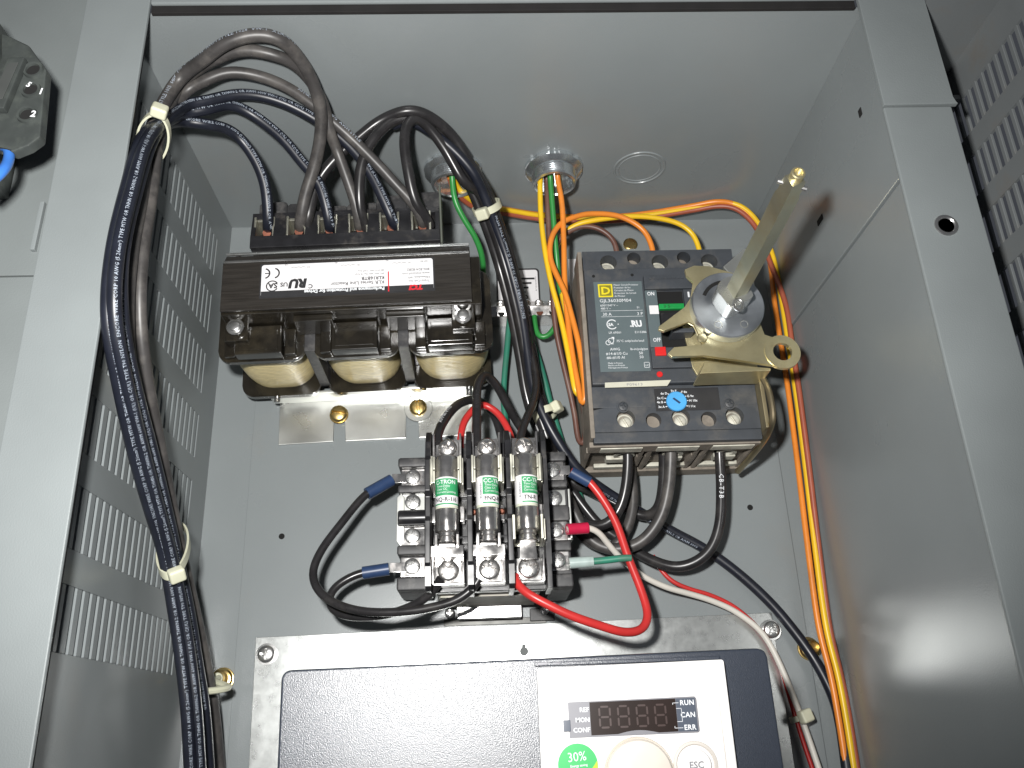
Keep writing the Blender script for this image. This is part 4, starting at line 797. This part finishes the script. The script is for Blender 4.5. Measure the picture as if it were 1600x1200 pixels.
# ================================================================== fuse block with three poles
fb = thing('fuse_block', 'black three pole fuse block with nickel clips and barriers', 'fuse block', (2.5, 92, 50))
PX = (-15.2, 2.4, 19.3)
b = MB(); b.box(-23.6, 27.8, 58.5, 126.4, 49.6, 55, .6)
for z0, z1 in ((99.5, 103.0), (89.0, 92.5), (78.5, 82.0)): b.box(-22, 26, z0, z1, 54.9, 60, .4)
b.build('base', BLACKP, fb)
for i, x in enumerate((-23.4, -5.4, 11.8, 28.0)):
    prof = [(57.0, 50), (57.0, 70), (58.5, 72.5), (67, 73), (68, 74.6), (86, 75), (88, 72.6), (97, 72.6), (99, 75), (113, 75), (115, 73), (122, 72.2), (128.4, 66), (130.5, 60), (130.5, 50)]
    if i == 3: prof = [(z_, min(d_, 69.5)) for z_, d_ in prof if not (d_ > 69.6 and z_ in (58.5, 86, 99))]
    MB().prism(prof, x-1.15, x+1.15, .35, 'x').build('barrier', BLACKP, fb)
bigs = screw_mesh('terminal_screw', 4.5, 3.0, NICKEL, 'combo')
bigs2 = screw_mesh('terminal_screw', 4.2, 3.0, NICKEL, 'phillips')
for i, x in enumerate(PX):
    # upper terminal: bent plate with side walls
    p = MB(); p.box(x-6.4, x+6.4, 115.8, 126.6, 57, 60.4, .4)
    for s_ in (-1, 1): p.box(x+s_*6.0-.5, x+s_*6.0+.5, 116.4, 127.6, 56, 66.5, .25)
    p.prism([(113.2, 60.0), (115.8, 60.6), (115.8, 62), (112.6, 64.6), (111.4, 63.6)], x-4.6, x+4.6, .2, 'x')
    p.build('upper_terminal', NICKEL, fb)
    p = MB(); p.prism(rrect(x, 121.3, 5.2, 4.6, 1.6, 3), 60.5, 62.0, .4); p.build('pressure_plate', NICKEL, fb)
    inst('terminal_screw', bigs2, fb, (x+.2, 121.4, 62.6), (0, .3+i*.5, 0))
    # upper spring clip
    p = MB()
    for s_ in (-1, 1):
        for z0, z1 in ((102.0, 107.4), (108.0, 113.6)):
            p.prism([(x+s_*4.9, z0), (x+s_*5.7, z0), (x+s_*5.7, z1), (x+s_*4.9, z1)], 58, 76.4, .15)
        p.box(x+s_*6.2-.55, x+s_*6.2+.55, 101.5, 113.8, 60, 77.4, .25); p.box(x+s_*7.0-.4, x+s_*7.0+.4, 101.5, 113.4, 58, 74.5, .2)
    p.box(x-6.6, x+6.6, 102, 113.4, 57, 58.2, .2); p.build('fuse_clip', CLIPM, fb)
    # middle contact strip
    p = MB(); p.box(x-7.4, x-5.2, 87.5, 94.4, 58.5, 64, .3); p.box(x+5.2, x+7.4, 87.5, 94.4, 58.5, 64, .3); p.build('contact_strip', NICKEL, fb)
    if i == 1:
        for s_ in (-1, 1): MB().lathe([(1.5, 0), (1.5, .5), (.8, 1.2)], (x+s_*6.2, 91.4, 64.0), 'd', 14).build('rust_spot_rivet', COPPER, fb)
    # lower end: rejection clip or plain clip
    if i < 2:
        p = MB(); p.box(x-7.0, x+7.0, 70.6, 75.4, 62, 73.4, .35); p.box(x-5.2, x-3.9, 74.6, 79.6, 64, 76, .25); p.box(x+3.9, x+5.2, 74.6, 79.6, 64, 76, .25); p.box(x-3.4, x+3.4, 75.0, 76.0, 66, 74.5, .2); p.build('rejection_clip', NICKEL, fb)
    else:
        p = MB()
        for s_ in (-1, 1): p.box(x+s_*6.0-.6, x+s_*6.0+.6, 76.5, 87.0, 58, 76.6, .25); p.box(x+s_*7.1-.45, x+s_*7.1+.45, 76.5, 85.5, 58, 74, .2)
        p.box(x-6.3, x+6.3, 77, 86.5, 57, 58.2, .2); p.build('fuse_clip', CLIPM, fb)
        p = MB(); p.prism([(x-3.3, 79.0), (x-3.9, 69.5), (x+3.9, 69.5), (x+3.3, 79.0), (x+2.2, 77.4), (x-2.2, 77.4)], 66.5, 68.0, .25); p.build('end_stop', NICKEL, fb)
    p = MB(); p.box(x-6.8, x+6.8, 61.0, 71.2, 56, 60.2, .4)
    for s_ in (-1, 1): p.box(x+s_*6.5-.5, x+s_*6.5+.5, 60.4, 71.6, 56, 67, .25)
    p.box(x-6.8, x+6.8, 60.2, 61.2, 57, 64.5, .25); p.box(x-1.2, x+1.2, 70.2, 73.2, 58, 66, .3)
    p.build('lower_terminal', NICKEL, fb)
    p = MB(); p.prism(rrect(x, 66.2, 5.7, 4.9, 1.0, 3), 60.3, 62.0, .4); p.build('pressure_plate', NICKEL, fb)
    inst('terminal_screw', bigs, fb, (x, 66.3, 62.8), (0, .75-i*.5, 0))
# ---- the three fuses, each a thing of its own
FT = (('leftmost of the three green and white cartridge fuses', 'NQ-R-1/6', 'C-TRON', -.35), ('middle of the three green and white cartridge fuses', 'FNQ-R', 'CC-TRON', .40), ('rightmost of the three green and white cartridge fuses', 'TN-R', 'CC-TRON', .40))
for i, x in enumerate(PX):
    f = thing('cartridge_fuse', FT[i][0], 'fuse', (x, 76.3, 72), 'fuses clipped in the fuse block')
    cz, cd = 76.3, 72.0; tw_ = FT[i][3]
    MB().lathe([(4.2, 27.6), (5.15, 28.2), (5.15, 37.2), (4.7, 38.0)], (x, cz, cd), 'z', 28).build('end_cap', NICKEL, f)
    MB().lathe([(3.5, 0), (3.8, .3), (3.8, 1.0), (3.2, 1.3), (3.2, 2.6), (3.7, 3.0), (3.7, 4.2), (5.0, 4.8), (5.15, 5.4), (5.15, 14.2), (4.8, 14.6)], (x, cz, cd), 'z', 28).build('end_cap', NICKEL, f)
    MB().lathe([(4.85, 13.6), (4.85, 28.4)], (x, cz, cd), 'z', 28).build('tube', FIBRE, f)
    def wrap(z0, z1, a0, a1, r, m, nm, n=16):
        P = []; 
        for k in range(n+1):
            a = a0+(a1-a0)*k/n; P += [(x+r*math.sin(a), z0, cd+r*math.cos(a)), (x+r*math.sin(a), z1, cd+r*math.cos(a))]
        return MB().raw(P, [(2*k, 2*k+2, 2*k+3, 2*k+1) for k in range(n)]).build(nm, m, f)
    lo = -1.5 if i == 0 else -.42
    wrap(cz+15.6, cz+28.0, -1.55, 1.55, 4.90, PAPER, 'paper_band')
    g = wrap(cz+19.9, cz+27.4, lo, 1.55, 4.95, LGREEN, 'green_band'); wrap(cz+15.9, cz+16.5, lo, 1.55, 4.95, LGREEN, 'green_band')
    def ctext(mb, s, z, size, a0, **k):
        vs, fs = text2d(s, size, k.get('bold', 0)); w = max(v[0] for v in vs)
        mb.raw([(x+5.0*math.sin(a0+(v[0])/5.0), z+v[1], cd+5.0*math.cos(a0+v[0]/5.0)) for v in vs], fs)
    w1 = MB(); a0 = -1.05 if i == 0 else -.34
    ctext(w1, FT[i][2], cz+25.0, 1.75, a0, bold=.05)
    for k, s in enumerate(('Time-Delay', 'Class CC', 'Current Limiting')): ctext(w1, s, cz+23.6-k*1.35, .95, a0+.1)
    w1.build('lettering', PRINTW, f)
    w2 = MB(); ctext(w2, FT[i][1], cz+17.3, 1.8, a0-.1 if i == 0 else a0+.06, bold=.06); w2.build('lettering', INK, f)
    if i:
        w3 = MB(); vs, fs = text2d('BUSSMANN', .9, .03)
        w3.raw([(x+5.0*math.sin(-.52-v[1]/5.0), cz+18.2+v[0], cd+5.0*math.cos(-.52-v[1]/5.0)) for v in vs], fs); w3.build('lettering', INKG, f)

# ================================================================== backing plate and variable speed drive
bp = thing('backing_plate', 'bright galvanised steel plate behind the drive', 'plate', (15, -40, 2))
MB().prism([(-110.3, 48.0), (141.3, 51.4), (142.3, -90), (-108, -90)], 2.1, 3.8, .25).build('sheet', GALV, bp)
pls = screw_mesh('screw', 4.0, 2.6, STEEL, 'phillips', washer=5.0)
for x, z in ((-104.4, 40.0), (139.6, 43.0)): inst('screw', pls, bp, (x, z, 4.8), (0, random.uniform(0, 1.5), 0))
MB().prism([(17.6, 40.4), (19.2, 40.4), (19.4, 38.9)]+[(18.5+2.1*math.cos(math.radians(a)), 37.2+2.1*math.sin(math.radians(a))) for a in range(50, -231, -20)]+[(17.5, 38.9)], 3.82, 3.88).build('keyhole', mat('keyhole_shade', (.10, .11, .11), .6), bp)
dv = thing('variable_speed_drive', 'dark grey variable speed drive with white operator panel', 'drive', (15, -30, 4))
body = [(-71.3, 21.4), (-70.4, 23.2), (-68.5, 23.9), (97.0, 25.6), (99.4, 24.8), (100.2, 22.6), (101.2, -80), (-69.8, -80)]
MB().prism(body, 4.0, 119.8, 1.2).build('case', DRIVE, dv)
b = MB(); b.box(17.0, 82.6, 22.0, 23.3, 119.6, 121.2, .25); b.build('top_rail', DRIVE, dv)
b = MB(); b.box(18.0, 21.6, 22.3, 23.2, 121.1, 121.6, .1); b.box(23.2, 26.0, 22.4, 23.1, 121.1, 121.5, .1); b.build('rail_marks', BEZEL, dv)
wp = MB().prism([(17.6, 20.6), (18.2, 21.2), (82.6, 21.9), (83.2, 21.3), (83.6, -80), (17.2, -80)], 119.9, 124.0, .7).build('operator_panel', CREAM, dv)
MB().box(79.6, 79.9, -60, 20, 124.0, 124.08).build('panel_line', mat('panel_crease', (.60, .56, .52), .5), wp)
dp = MB().prism([(27.6, 9.7), (71.4, 10.1), (72.0, 9.4), (72.0, -1.0), (71.4, -1.5), (27.6, -1.7)], 124.02, 124.3, .1).build('display', BEZEL, dv)
MB().prism([(25.7, 4.0), (28.1, 4.0), (28.1, .4), (25.7, .4)], 124.3, 124.7, .15).build('display_tab', BEZELD, dp)
P = [(35.0, 9.4), (64.6, 9.6), (64.6, -.9)]+[(58-8*math.sin(math.radians(a))*0-(a/18.0)*1.4, -1.0+1.0*math.sin(math.radians(a))) for a in range(0, 181, 20)]+[(35.0, -1.1)]
MB().prism(P, 124.32, 124.45).build('display_window', SCREEN, dp)
MB().box(64.7, 71.4, -1.0, 9.6, 124.32, 124.42).build('status_field', BEZELD, dp)
sg = MB()
def seg7(x0, z0, w, h):
    t = .62; k = .14
    def q(ax, az, bx_, bz_, horiz):
        if horiz: sg.raw([(ax, az, 124.5), (ax+.3, az+t/2, 124.5), (bx_-.3, az+t/2, 124.5), (bx_, az, 124.5), (bx_-.3, az-t/2, 124.5), (ax+.3, az-t/2, 124.5)], [(0, 1, 2, 3, 4, 5)])
        else: sg.raw([(ax, az, 124.5), (ax+t/2, az-.3, 124.5), (ax+t/2, bz_+.3, 124.5), (ax, bz_, 124.5), (ax-t/2, bz_+.3, 124.5), (ax-t/2, az-.3, 124.5)], [(0, 1, 2, 3, 4, 5)])
    for z in (z0, z0+h/2, z0+h): q(x0+.35, z, x0+w-.35, z, True)
    for x in (x0, x0+w):
        q(x, z0+h-.3, x, z0+h/2+.3, False); q(x, z0+h/2-.3, x, z0+.3, False)
for x in (38.2, 44.6, 51.0, 57.3): seg7(x, 1.2, 3.6, 6.6)
sg.build('digits', SEGM, dp)
w = MB()
for s, z in (('REF', 6.4), ('MON', 3.2), ('CONF', 0.0)): put_text(w, s, 34.7, z, 124.45, 1.45, 0, 'r', bold=.04)
for s, z in (('RUN', 7.4), ('CAN', 3.5), ('ERR', -.5)): put_text(w, s, 70.9, z, 124.48, 1.6, 0, 'r', bold=.05, spacing=1.08)
for a in ((63.6, 65.6, 8.1, 8.25), (63.5, 63.65, 7.6, 8.2), (64.6, 66.4, 6.3, 6.45), (66.3, 66.45, 2.2, 6.4), (64.6, 66.4, 2.1, 2.25), (63.6, 66.4, .1, .25), (63.5, 63.65, .1, .8)): w.box(*a, 124.46, 124.48)
w.build('lettering', PRINTW, dp)
nk = MB(); nk.lathe([(12.0, 0), (11.7, .5), (11.2, .1)], (50.2, -13.9, 124.0), 'd', 56, caps=False); nk.lathe([(11.2, -.3), (11.2, 1.4), (10.6, 2.2), (8, 2.6), (3, 2.7)], (50.2, -13.9, 124.0), 'd', 56)
nk.build('navigation_dial', mat('dial_cream', (.66, .61, .54), .45, var=.03), dv)
es = MB(); es.lathe([(7.6, 0), (7.4, .5), (6.6, .6), (6.2, .1)], (69.4, -11.6, 124.0), 'd', 44, caps=False); es.build('button_ring', mat('ring_cream', (.62, .58, .53), .5, var=.03), dv)
es = MB(); es.lathe([(5.2, -.2), (5.2, .9), (4.8, 1.3)], (69.4, -11.6, 124.0), 'd', 40); eso = es.build('escape_button', CREAM, dv)
w = MB(); put_text(w, 'ESC', 69.4, -12.5, 125.36, 2.1, 0, 'c', bold=.06); w.build('lettering', INKG, eso)
sk = MB().cyl((29.9, -10.1, 124.02), 6.7, .12, 'd', 44).build('sticker', STKG, dv)
P = [(29.9+6.6*math.cos(math.radians(a)), -10.1+6.6*math.sin(math.radians(a))) for a in range(10, -90, -8)]
MB().prism(P, 124.16, 124.2).build('sticker_wedge', STKY, sk)
w = MB(); put_text(w, '30%', 29.7, -8.9, 124.24, 2.9, 4, 'c', sx=.92); put_text(w, 'Energy saving', 30.2, -10.6, 124.24, .75, 4, 'c', bold=.02); w.build('lettering', PRINTW, sk)

# ================================================================== switch block on the outer sheet
sb = thing('contact_block', 'dark grey contact block numbered 1 and 2 at the left edge', 'contact block', (-158, 206, 163))
MB().prism([(-168, 236), (-161.2, 232.4), (-153.8, 228.6), (-145.9, 217.6), (-143.4, 189.4), (-146.6, 186.0), (-151.6, 183.4), (-157.0, 186.6), (-168, 189)], 195.5, 200, .8).build('case', REFLCT, sb)
MB().box(-190, -172, 190, 226, 163, 195.4, 1).build('case_back', REFLCT, sb)
MB().prism([(-158.0, 220.3), (-152.2, 220.6), (-155.4, 198.8), (-162.0, 199.0)], 200, 203.0, .6).build('raised_face', REFLCT, sb)
b = MB(); b.prism([(-157.2, 217.4), (-153.6, 217.8), (-156.2, 202.4), (-160.2, 202.0)], 203, 203.5, .2); b.build('recess_plate', mat('recess_grey', (.052, .056, .054), .6), sb)
for x, z in ((-150.0, 217.0), (-149.4, 208.6), (-149.0, 198.2)):
    b = MB(); b.lathe([(3.4, 0), (3.2, 1.0), (2.4, .9), (2.3, .1)], (x, z, 200), 'd', 20, caps=False); b.build('screw_collar', REFLCT, sb)
    MB().cyl((x, z, 199.9), 2.3, .2, 'd', 18).build('screw_pocket', HOLE, sb)
w = MB(); put_text(w, '1', -146.4, 206.2, 201.2, 2.4, -8, bold=.12); put_text(w, '2', -147.4, 196.8, 201.2, 2.4, -8, bold=.12); put_text(w, '5', -151.0, 209.6, 201.2, 2.0, -28, bold=.1); w.build('lettering', PRINTW, sb)
b = MB(); b.prism([(-200, 246), (-164.5, 238), (-161.6, 222), (-165.5, 190), (-200, 190)], 187, 206, 1.5); nb = b.build('switch_body', REFLCT, None, (-185, 206, 163)); tag(nb, 'dark switch body cut off by the upper left picture edge', 'switch')

# ================================================================== cabling
def wire(key, m, label, name='wire', group=None, texts=(), pm=None, caps=True, step=2.0):
    r, pts = WIRES[key]; P = spline(pts, step); org = pts[0]
    b = MB(); b.tube(P, r, 14 if r > 2 else 10)
    o = b.build(name, m, None, org, ang=60); tag(o, label, 'cable' if r > 2 else 'wire', group)
    for (s, size, s0, face, flip) in texts:
        tb_ = MB(); wire_text(tb_, P, r, s, size, s0, face, flip)
        tb_.build('printed_lettering', pm or PRINT, o, ang=80)
    return o, P
G6 = 'black cables feeding the reactor terminals'
LEG = 'ENCORE WIRE CORP 10 AWG (5.26mm²) TYPE MTW OR THHN OR THWN-2 OR AWM 600V VW-1 (UL) OR C(UL) TYPE T90 NYLON  '
VF = (.25, .0, 1.0)
wire('L1', WIREN, 'printed navy black cable to the leftmost reactor terminal', 'power_cable', G6, [(LEG*5, 1.25, 2, (.55, -.15, 1), False)])
wire('L2', WIREN, 'printed navy black cable to the third reactor terminal', 'power_cable', G6, [(LEG[30:]+LEG*5, 1.25, 2, (.55, -.05, 1), False)])
wire('L3', WIREN, 'printed navy black cable to the fifth reactor terminal', 'power_cable', G6, [(LEG[60:]+LEG*5, 1.25, 30, (.45, .0, 1), False)])
L_A1 = wire('A1', WIREG, 'dusty black cable looping highest, to the second reactor terminal', 'power_cable', G6, [('AWG 10 STYLE 1015  600V  105°C  OR MTW  AWM STYLE 1028  VW-1  XLR-OT2  ', 1.6, 300, (.2, .3, 1), False)])
wire('A2', WIREG, 'dusty black cable under the highest loop, to the fourth reactor terminal', 'power_cable', G6, [('STYLE 1015  AWM  600V  10 AWG  VW-1  ', 1.5, 318, (.1, -.4, 1), False)])
wire('A3', WIREG, 'dusty black cable crossing behind to the rightmost reactor terminal', 'power_cable', G6, [('XFMR-OT3  10 AWG  AWM STYLE  ', 1.6, 385, (.3, .3, 1), False)])
G3 = 'black cables from the reactor to the breaker'
wire('R1', WIREB, 'glossy black cable arching from the second reactor terminal to the breaker', 'power_cable', G3)
wire('R2', WIREB, 'glossy black cable from the fourth reactor terminal to the right breaker pole', 'power_cable', G3)
wire('R3', WIREB, 'glossy black cable from the rightmost reactor terminal to the left breaker pole', 'power_cable', G3)
wire('C1b', WIREG, 'dusty black cable behind the left breaker pole cable', 'power_cable', G3)
wire('C2', WIREG, 'thick dusty black cable curving up to the middle breaker pole', 'power_cable', G3)
wire('E1', WIREN, 'printed black cable running diagonally to the lower right corner', 'power_cable', None, [('ENCORE WIRE CORP 10 AWG (5.26mm²) TYPE MTW ', 1.6, 128, (.2, .3, 1), True), ('WIRE CORP 10 AWG (5.26mm) TYPE MTW OR THHN OR THWN-2 OR AWM 600V', 1.3, 214, (-.6, -.9, 1), False)])
r2 = spline(WIRES['R2'][1], 2.0); 
bt = MB(); 
L2 = sum((b_-a_).length for a_, b_ in zip(r2, r2[1:])); wire_text(bt, r2, 2.6, 'CB-T3B', 2.2, L2-12, (-.15, 0, 1), True, spacing=1.25, bold=.02)
cbt = [o for o in bpy.data.objects if o.get('label', '').startswith('glossy black cable from the fourth')][0]
bt.build('printed_lettering', PRINTW, cbt, ang=80)
x1o, x1p = wire('X1', WIREB, 'black wire marked XFMR-H1B to the left fuse pole', 'wire', None, [('XFMR-H1B', 2.0, 13, (-.5, .6, 1), False)], PRINTW)
wire('X2', WIREB, 'black wire arching up from the middle fuse pole', 'wire')
wire('X3', WIREB, 'black wire rising from the right fuse pole', 'wire')
wire('Rd3', RED, 'short red jumper wire arched over the fuse block top', 'wire')
wire('Y1', YELLOW, 'yellow wire from the right conduit fitting to the breaker top', 'wire'); wire('O1', ORANGE, 'orange wire from the right conduit fitting to the breaker top', 'wire'); wire('N1', BROWN, 'brown wire from the right conduit fitting to the breaker top', 'wire')
wire('G1', GREEN, 'green wire from the right conduit fitting hooked into the grounding bar', 'wire'); wire('G2', GREEN, 'green wire from the left conduit fitting going behind the reactor', 'wire')
wire('T1', TEAL, 'thin teal green wire hanging from the grounding bar left end', 'wire'); wire('T2', TEAL, 'dark teal green wire running down behind the black cables', 'wire')
wire('O2', ORANGE, 'long orange wire running down the right cabinet corner', 'wire'); wire('Y2', YELLOW, 'long yellow wire between orange and brown in the right corner', 'wire'); wire('N2', mat('wire_rust', (.34, .085, .045), .4, var=.12), 'long rust brown wire running down the right cabinet corner', 'wire')
def ringterm(o, p, q, m, z0, r=2.6, tongue=None):
    # crimp sleeve from p to q on the end of a wire, with a flat tongue towards the screw
    p, q = Vector(p), Vector(q)
    a = MB(); a.tube([p, p.lerp(q, .12), p.lerp(q, .5), p.lerp(q, .88), q], r, 14); so = a.build('crimp_sleeve', m, o)
    if tongue:
        a = MB(); tx_, tz_, td_ = tongue
        P = [(tx_+4.1*math.cos(math.radians(k)), tz_+4.1*math.sin(math.radians(k))) for k in range(0, 360, 20)]
        a.prism(P, td_, td_+.7, .1); x0_, x1_ = sorted((tx_, p.x)); a.box(x0_, x1_, tz_-2.2, tz_+2.2, td_+.05, td_+.75, .1); a.build('ring_tongue', NICKEL, o)
o, P = wire('W1', WIREB, 'black looped wire from upper left transformer terminal to the middle fuse pole', 'wire'); ringterm(o, P[0], P[7], BLUEF, 0, 2.9, (-33, 116.8, 32.6))
o, P = wire('W2', WIREB, 'black looped wire from lower left transformer terminal to the left fuse pole', 'wire'); ringterm(o, P[0], P[6], BLUEF, 0, 2.9, (-33, 74, 32.6))
o, P = wire('Rd1', RED, 'thick red wire looping from the right fuse pole to the transformer', 'wire'); ringterm(o, P[-1], P[-6], BLUEF, 0, 2.7, (33.3, 114.7, 45.6))
o, P = wire('Wh', WHITE, 'white wire with red crimp sleeve running to the lower right', 'wire'); ringterm(o, P[0], P[5], PINK, 0, 2.6, (33.3, 86.2, 45.6))
o, P = wire('Tg', TEAL, 'short teal wire with clear crimp sleeve on the lower right transformer terminal', 'wire'); ringterm(o, P[0], P[5], CLEARF, 0, 2.5, (33.3, 72.4, 45.6))
wire('Rd2', RED, 'thin red wire running beside the white wire', 'wire')
o, P = wire('Bl', BLUE, 'blue wire bending out of the contact block', 'wire'); a = MB(); a.tube([Vector(P[8])+Vector((0, 2.4, 0)), Vector(P[9])+Vector((0, 1.8, 0))], 2.2, 10); a.build('copper_end', COPPER, o)

# ---- cable ties
def tie(c, ax, R, R2, label, head=(0, 0), w=3.6, tail=None, up_=None):
    # band of width w round an oval of radii R (sideways) and R2 (along 'out'), lying across direction ax at c
    t = thing('cable_tie', label, 'cable tie', c, 'cable ties')
    A = Vector(ax).normalized(); O = Vector(up_ or (0, 0, 1)); O = (O-A*O.dot(A)).normalized(); Sd = A.cross(O)
    C = Vector(c); b = MB(); n = 36; V3 = []
    for k in range(n):
        a = 2*math.pi*k/n
        for rr in (0, .9):
            p = C+Sd*((R+rr)*math.cos(a))+O*((R2+rr)*math.sin(a))
            for s_ in (-w/2, w/2): q = p+A*s_; V3.append((q.x, q.y, q.z))
    F = []
    for k in range(n):
        j = (k+1) % n; a, e = 4*k, 4*j
        F += [(a, e, e+1, a+1), (a+2, a+3, e+3, e+2), (a, a+2, e+2, e), (a+1, e+1, e+3, a+3)]
    b.raw(V3, F); b.build('band', NYLON, t, ang=50)
    ha = math.radians(head[0]); p = C+Sd*((R+2)*math.cos(ha))+O*((R2+2)*math.sin(ha))
    b = MB(); hv = []
    T_ = (Sd*(-math.sin(ha))+O*math.cos(ha)).normalized(); N_ = (Sd*math.cos(ha)+O*math.sin(ha)).normalized()
    b.box(-3.2, 3.2, -2.9, 2.9, -2.4, 2.4, 1.1, 3)
    for v in b.b.verts:
        x_, z_, d_ = v.co.x, v.co.z, -v.co.y; q = p+T_*x_+A*z_+N_*d_; v.co = Vector((q.x, -q.z, q.y))
    b.build('head', NYLON, t)
    if tail:
        b = MB(); b.tube(spline(tail, 2), 1.3, 8); b.build('tail', NYLON, t)
    return t
def mean(keys, i): 
    P = [Vector(WIRES[k][1][i]) for k in keys]; return sum(P, Vector())/len(P)
SIX = ('L1', 'L2', 'L3', 'A1', 'A2', 'A3')
def tie_fit(P, ax, label, hd, w=3.6, pad=4.0, up_=None):
    # band shaped to the cables P it goes round
    A = Vector(ax).normalized(); O = Vector((0, 0, 1)); O = (O-A*O.dot(A)).normalized(); Sd = A.cross(O)
    C0 = sum(P, Vector())/len(P); Q = [((p-C0).dot(Sd), (p-C0).dot(O)) for p in P]; best = None
    for k in range(0, 180, 5):
        a = math.radians(k); u = [x*math.cos(a)+y*math.sin(a) for x, y in Q]; v = [-x*math.sin(a)+y*math.cos(a) for x, y in Q]
        ar = (max(u)-min(u)+6)*(max(v)-min(v)+6)
        if best is None or ar < best[0]: best = (ar, a, (max(u)+min(u))/2, (max(v)+min(v))/2, (max(u)-min(u))/2, (max(v)-min(v))/2)
    _, a, mu, mv, hu, hv = best
    U = Sd*math.cos(a)+O*math.sin(a); W_ = O*math.cos(a)-Sd*math.sin(a)
    N_ = Vector((.45, 0, 1)); Sx = A.cross(W_); hd = math.degrees(math.atan2(N_.dot(W_), N_.dot(Sx)))
    return tie(tuple(C0+U*mu+W_*mv), ax, hu+pad, hv+pad, label, (hd,), w=w, up_=tuple(W_))
def bun_at(z):
    R_ = []
    for k in SIX:
        P = [p for p in spline(WIRES[k][1], 2.0) if p.x < -112]; R_.append(min(P, key=lambda p: abs(p.y-z)))
    return R_
for z, lb, hd in ((234, 'cable tie round the black bundle at the upper left', 35), (76.5, 'cable tie round the black bundle at mid height on the left', 35)):
    c1 = sum(bun_at(z+7), Vector())/6; c0 = sum(bun_at(z-7), Vector())/6
    tie_fit(bun_at(z), c1-c0, lb, hd)
def at_z(key, z, side=None):
    P = spline(WIRES[key][1], 2.0); return min((p for p in P), key=lambda p: abs(p.y-z)+(1000 if (side == 'r' and p.x < -20) else 0))
c = (at_z('R1', 249, 'r')+at_z('R2', 249, 'r')+at_z('R3', 249, 'r')+at_z('E1', 249))/4
ax = (at_z('R1', 256, 'r')+at_z('E1', 256))/2-(at_z('R1', 240, 'r')+at_z('E1', 240))/2
tie(tuple(c), ax, 6.6, 7.2, 'cable tie round the black cables beside the left conduit fitting', (130,), tail=None)
c = (at_z('R1', 150)+at_z('E1', 150))/2
tie(tuple(c), (0.4, -1, 0), 5.2, 8.0, 'cable tie on the black cables above the fuse block corner', (150,))
c = (at_z('Wh', 2)+at_z('Rd2', 2))/2
tie(tuple(c), (0.3, -1, 0), 3.4, 3.2, 'small cable tie holding the white and thin red wires', (110,), w=2.4)
# brass tie mounts on the panel
def mount(x, z, d, label):
    t = thing('brass_stud', label, 'stud', (x, z, d), 'brass studs on the panel')
    MB().lathe([(5.0, 0), (5.0, 1.0), (4.2, 2.0), (3.3, 2.2), (3.2, 7.6), (2.4, 8.0), (2.2, 6)], (x, z, d), 'd', 28).build('collar', BRASS, t)
    MB().lathe([(5.6, 0), (5.4, .6), (4.9, .7), (4.8, .05)], (x, z, d), 'd', 28, caps=False).build('washer', BRASS, t)
    return t
mount(-125.5, 29.5, 0.1, 'brass stud at the lower left holding a nylon strap')
mount(157.6, 33.8, 2.1, 'brass stud at the lower right behind the cables')
cc = mean(SIX, 1)
st_ = thing('nylon_strap', 'short nylon strap from the brass stud to the black bundle', 'strap', (-125.5, 29.5, 6))
MB().tube(spline([(-125.5, 30, 6), (-124.5, 29.6, 10.5), (-124, 27.5, 18), (cc.x+8, 24.5, 27), (cc.x+6, 23, 34), (cc.x, 22, 41)], 1.5), 1.5, 8).build('band', NYLON, st_)
MB().cyl((-125.5, 29.5, 8), 2.6, 2.0, 'd', 16, .6).build('head', NYLON, st_)
MB().lathe([(4.2, 0), (4.2, .8), (3.4, 1.4)], (90.5, 264, .05), 'd', 22).build('screw_head', BRASS, pan if False else cab)
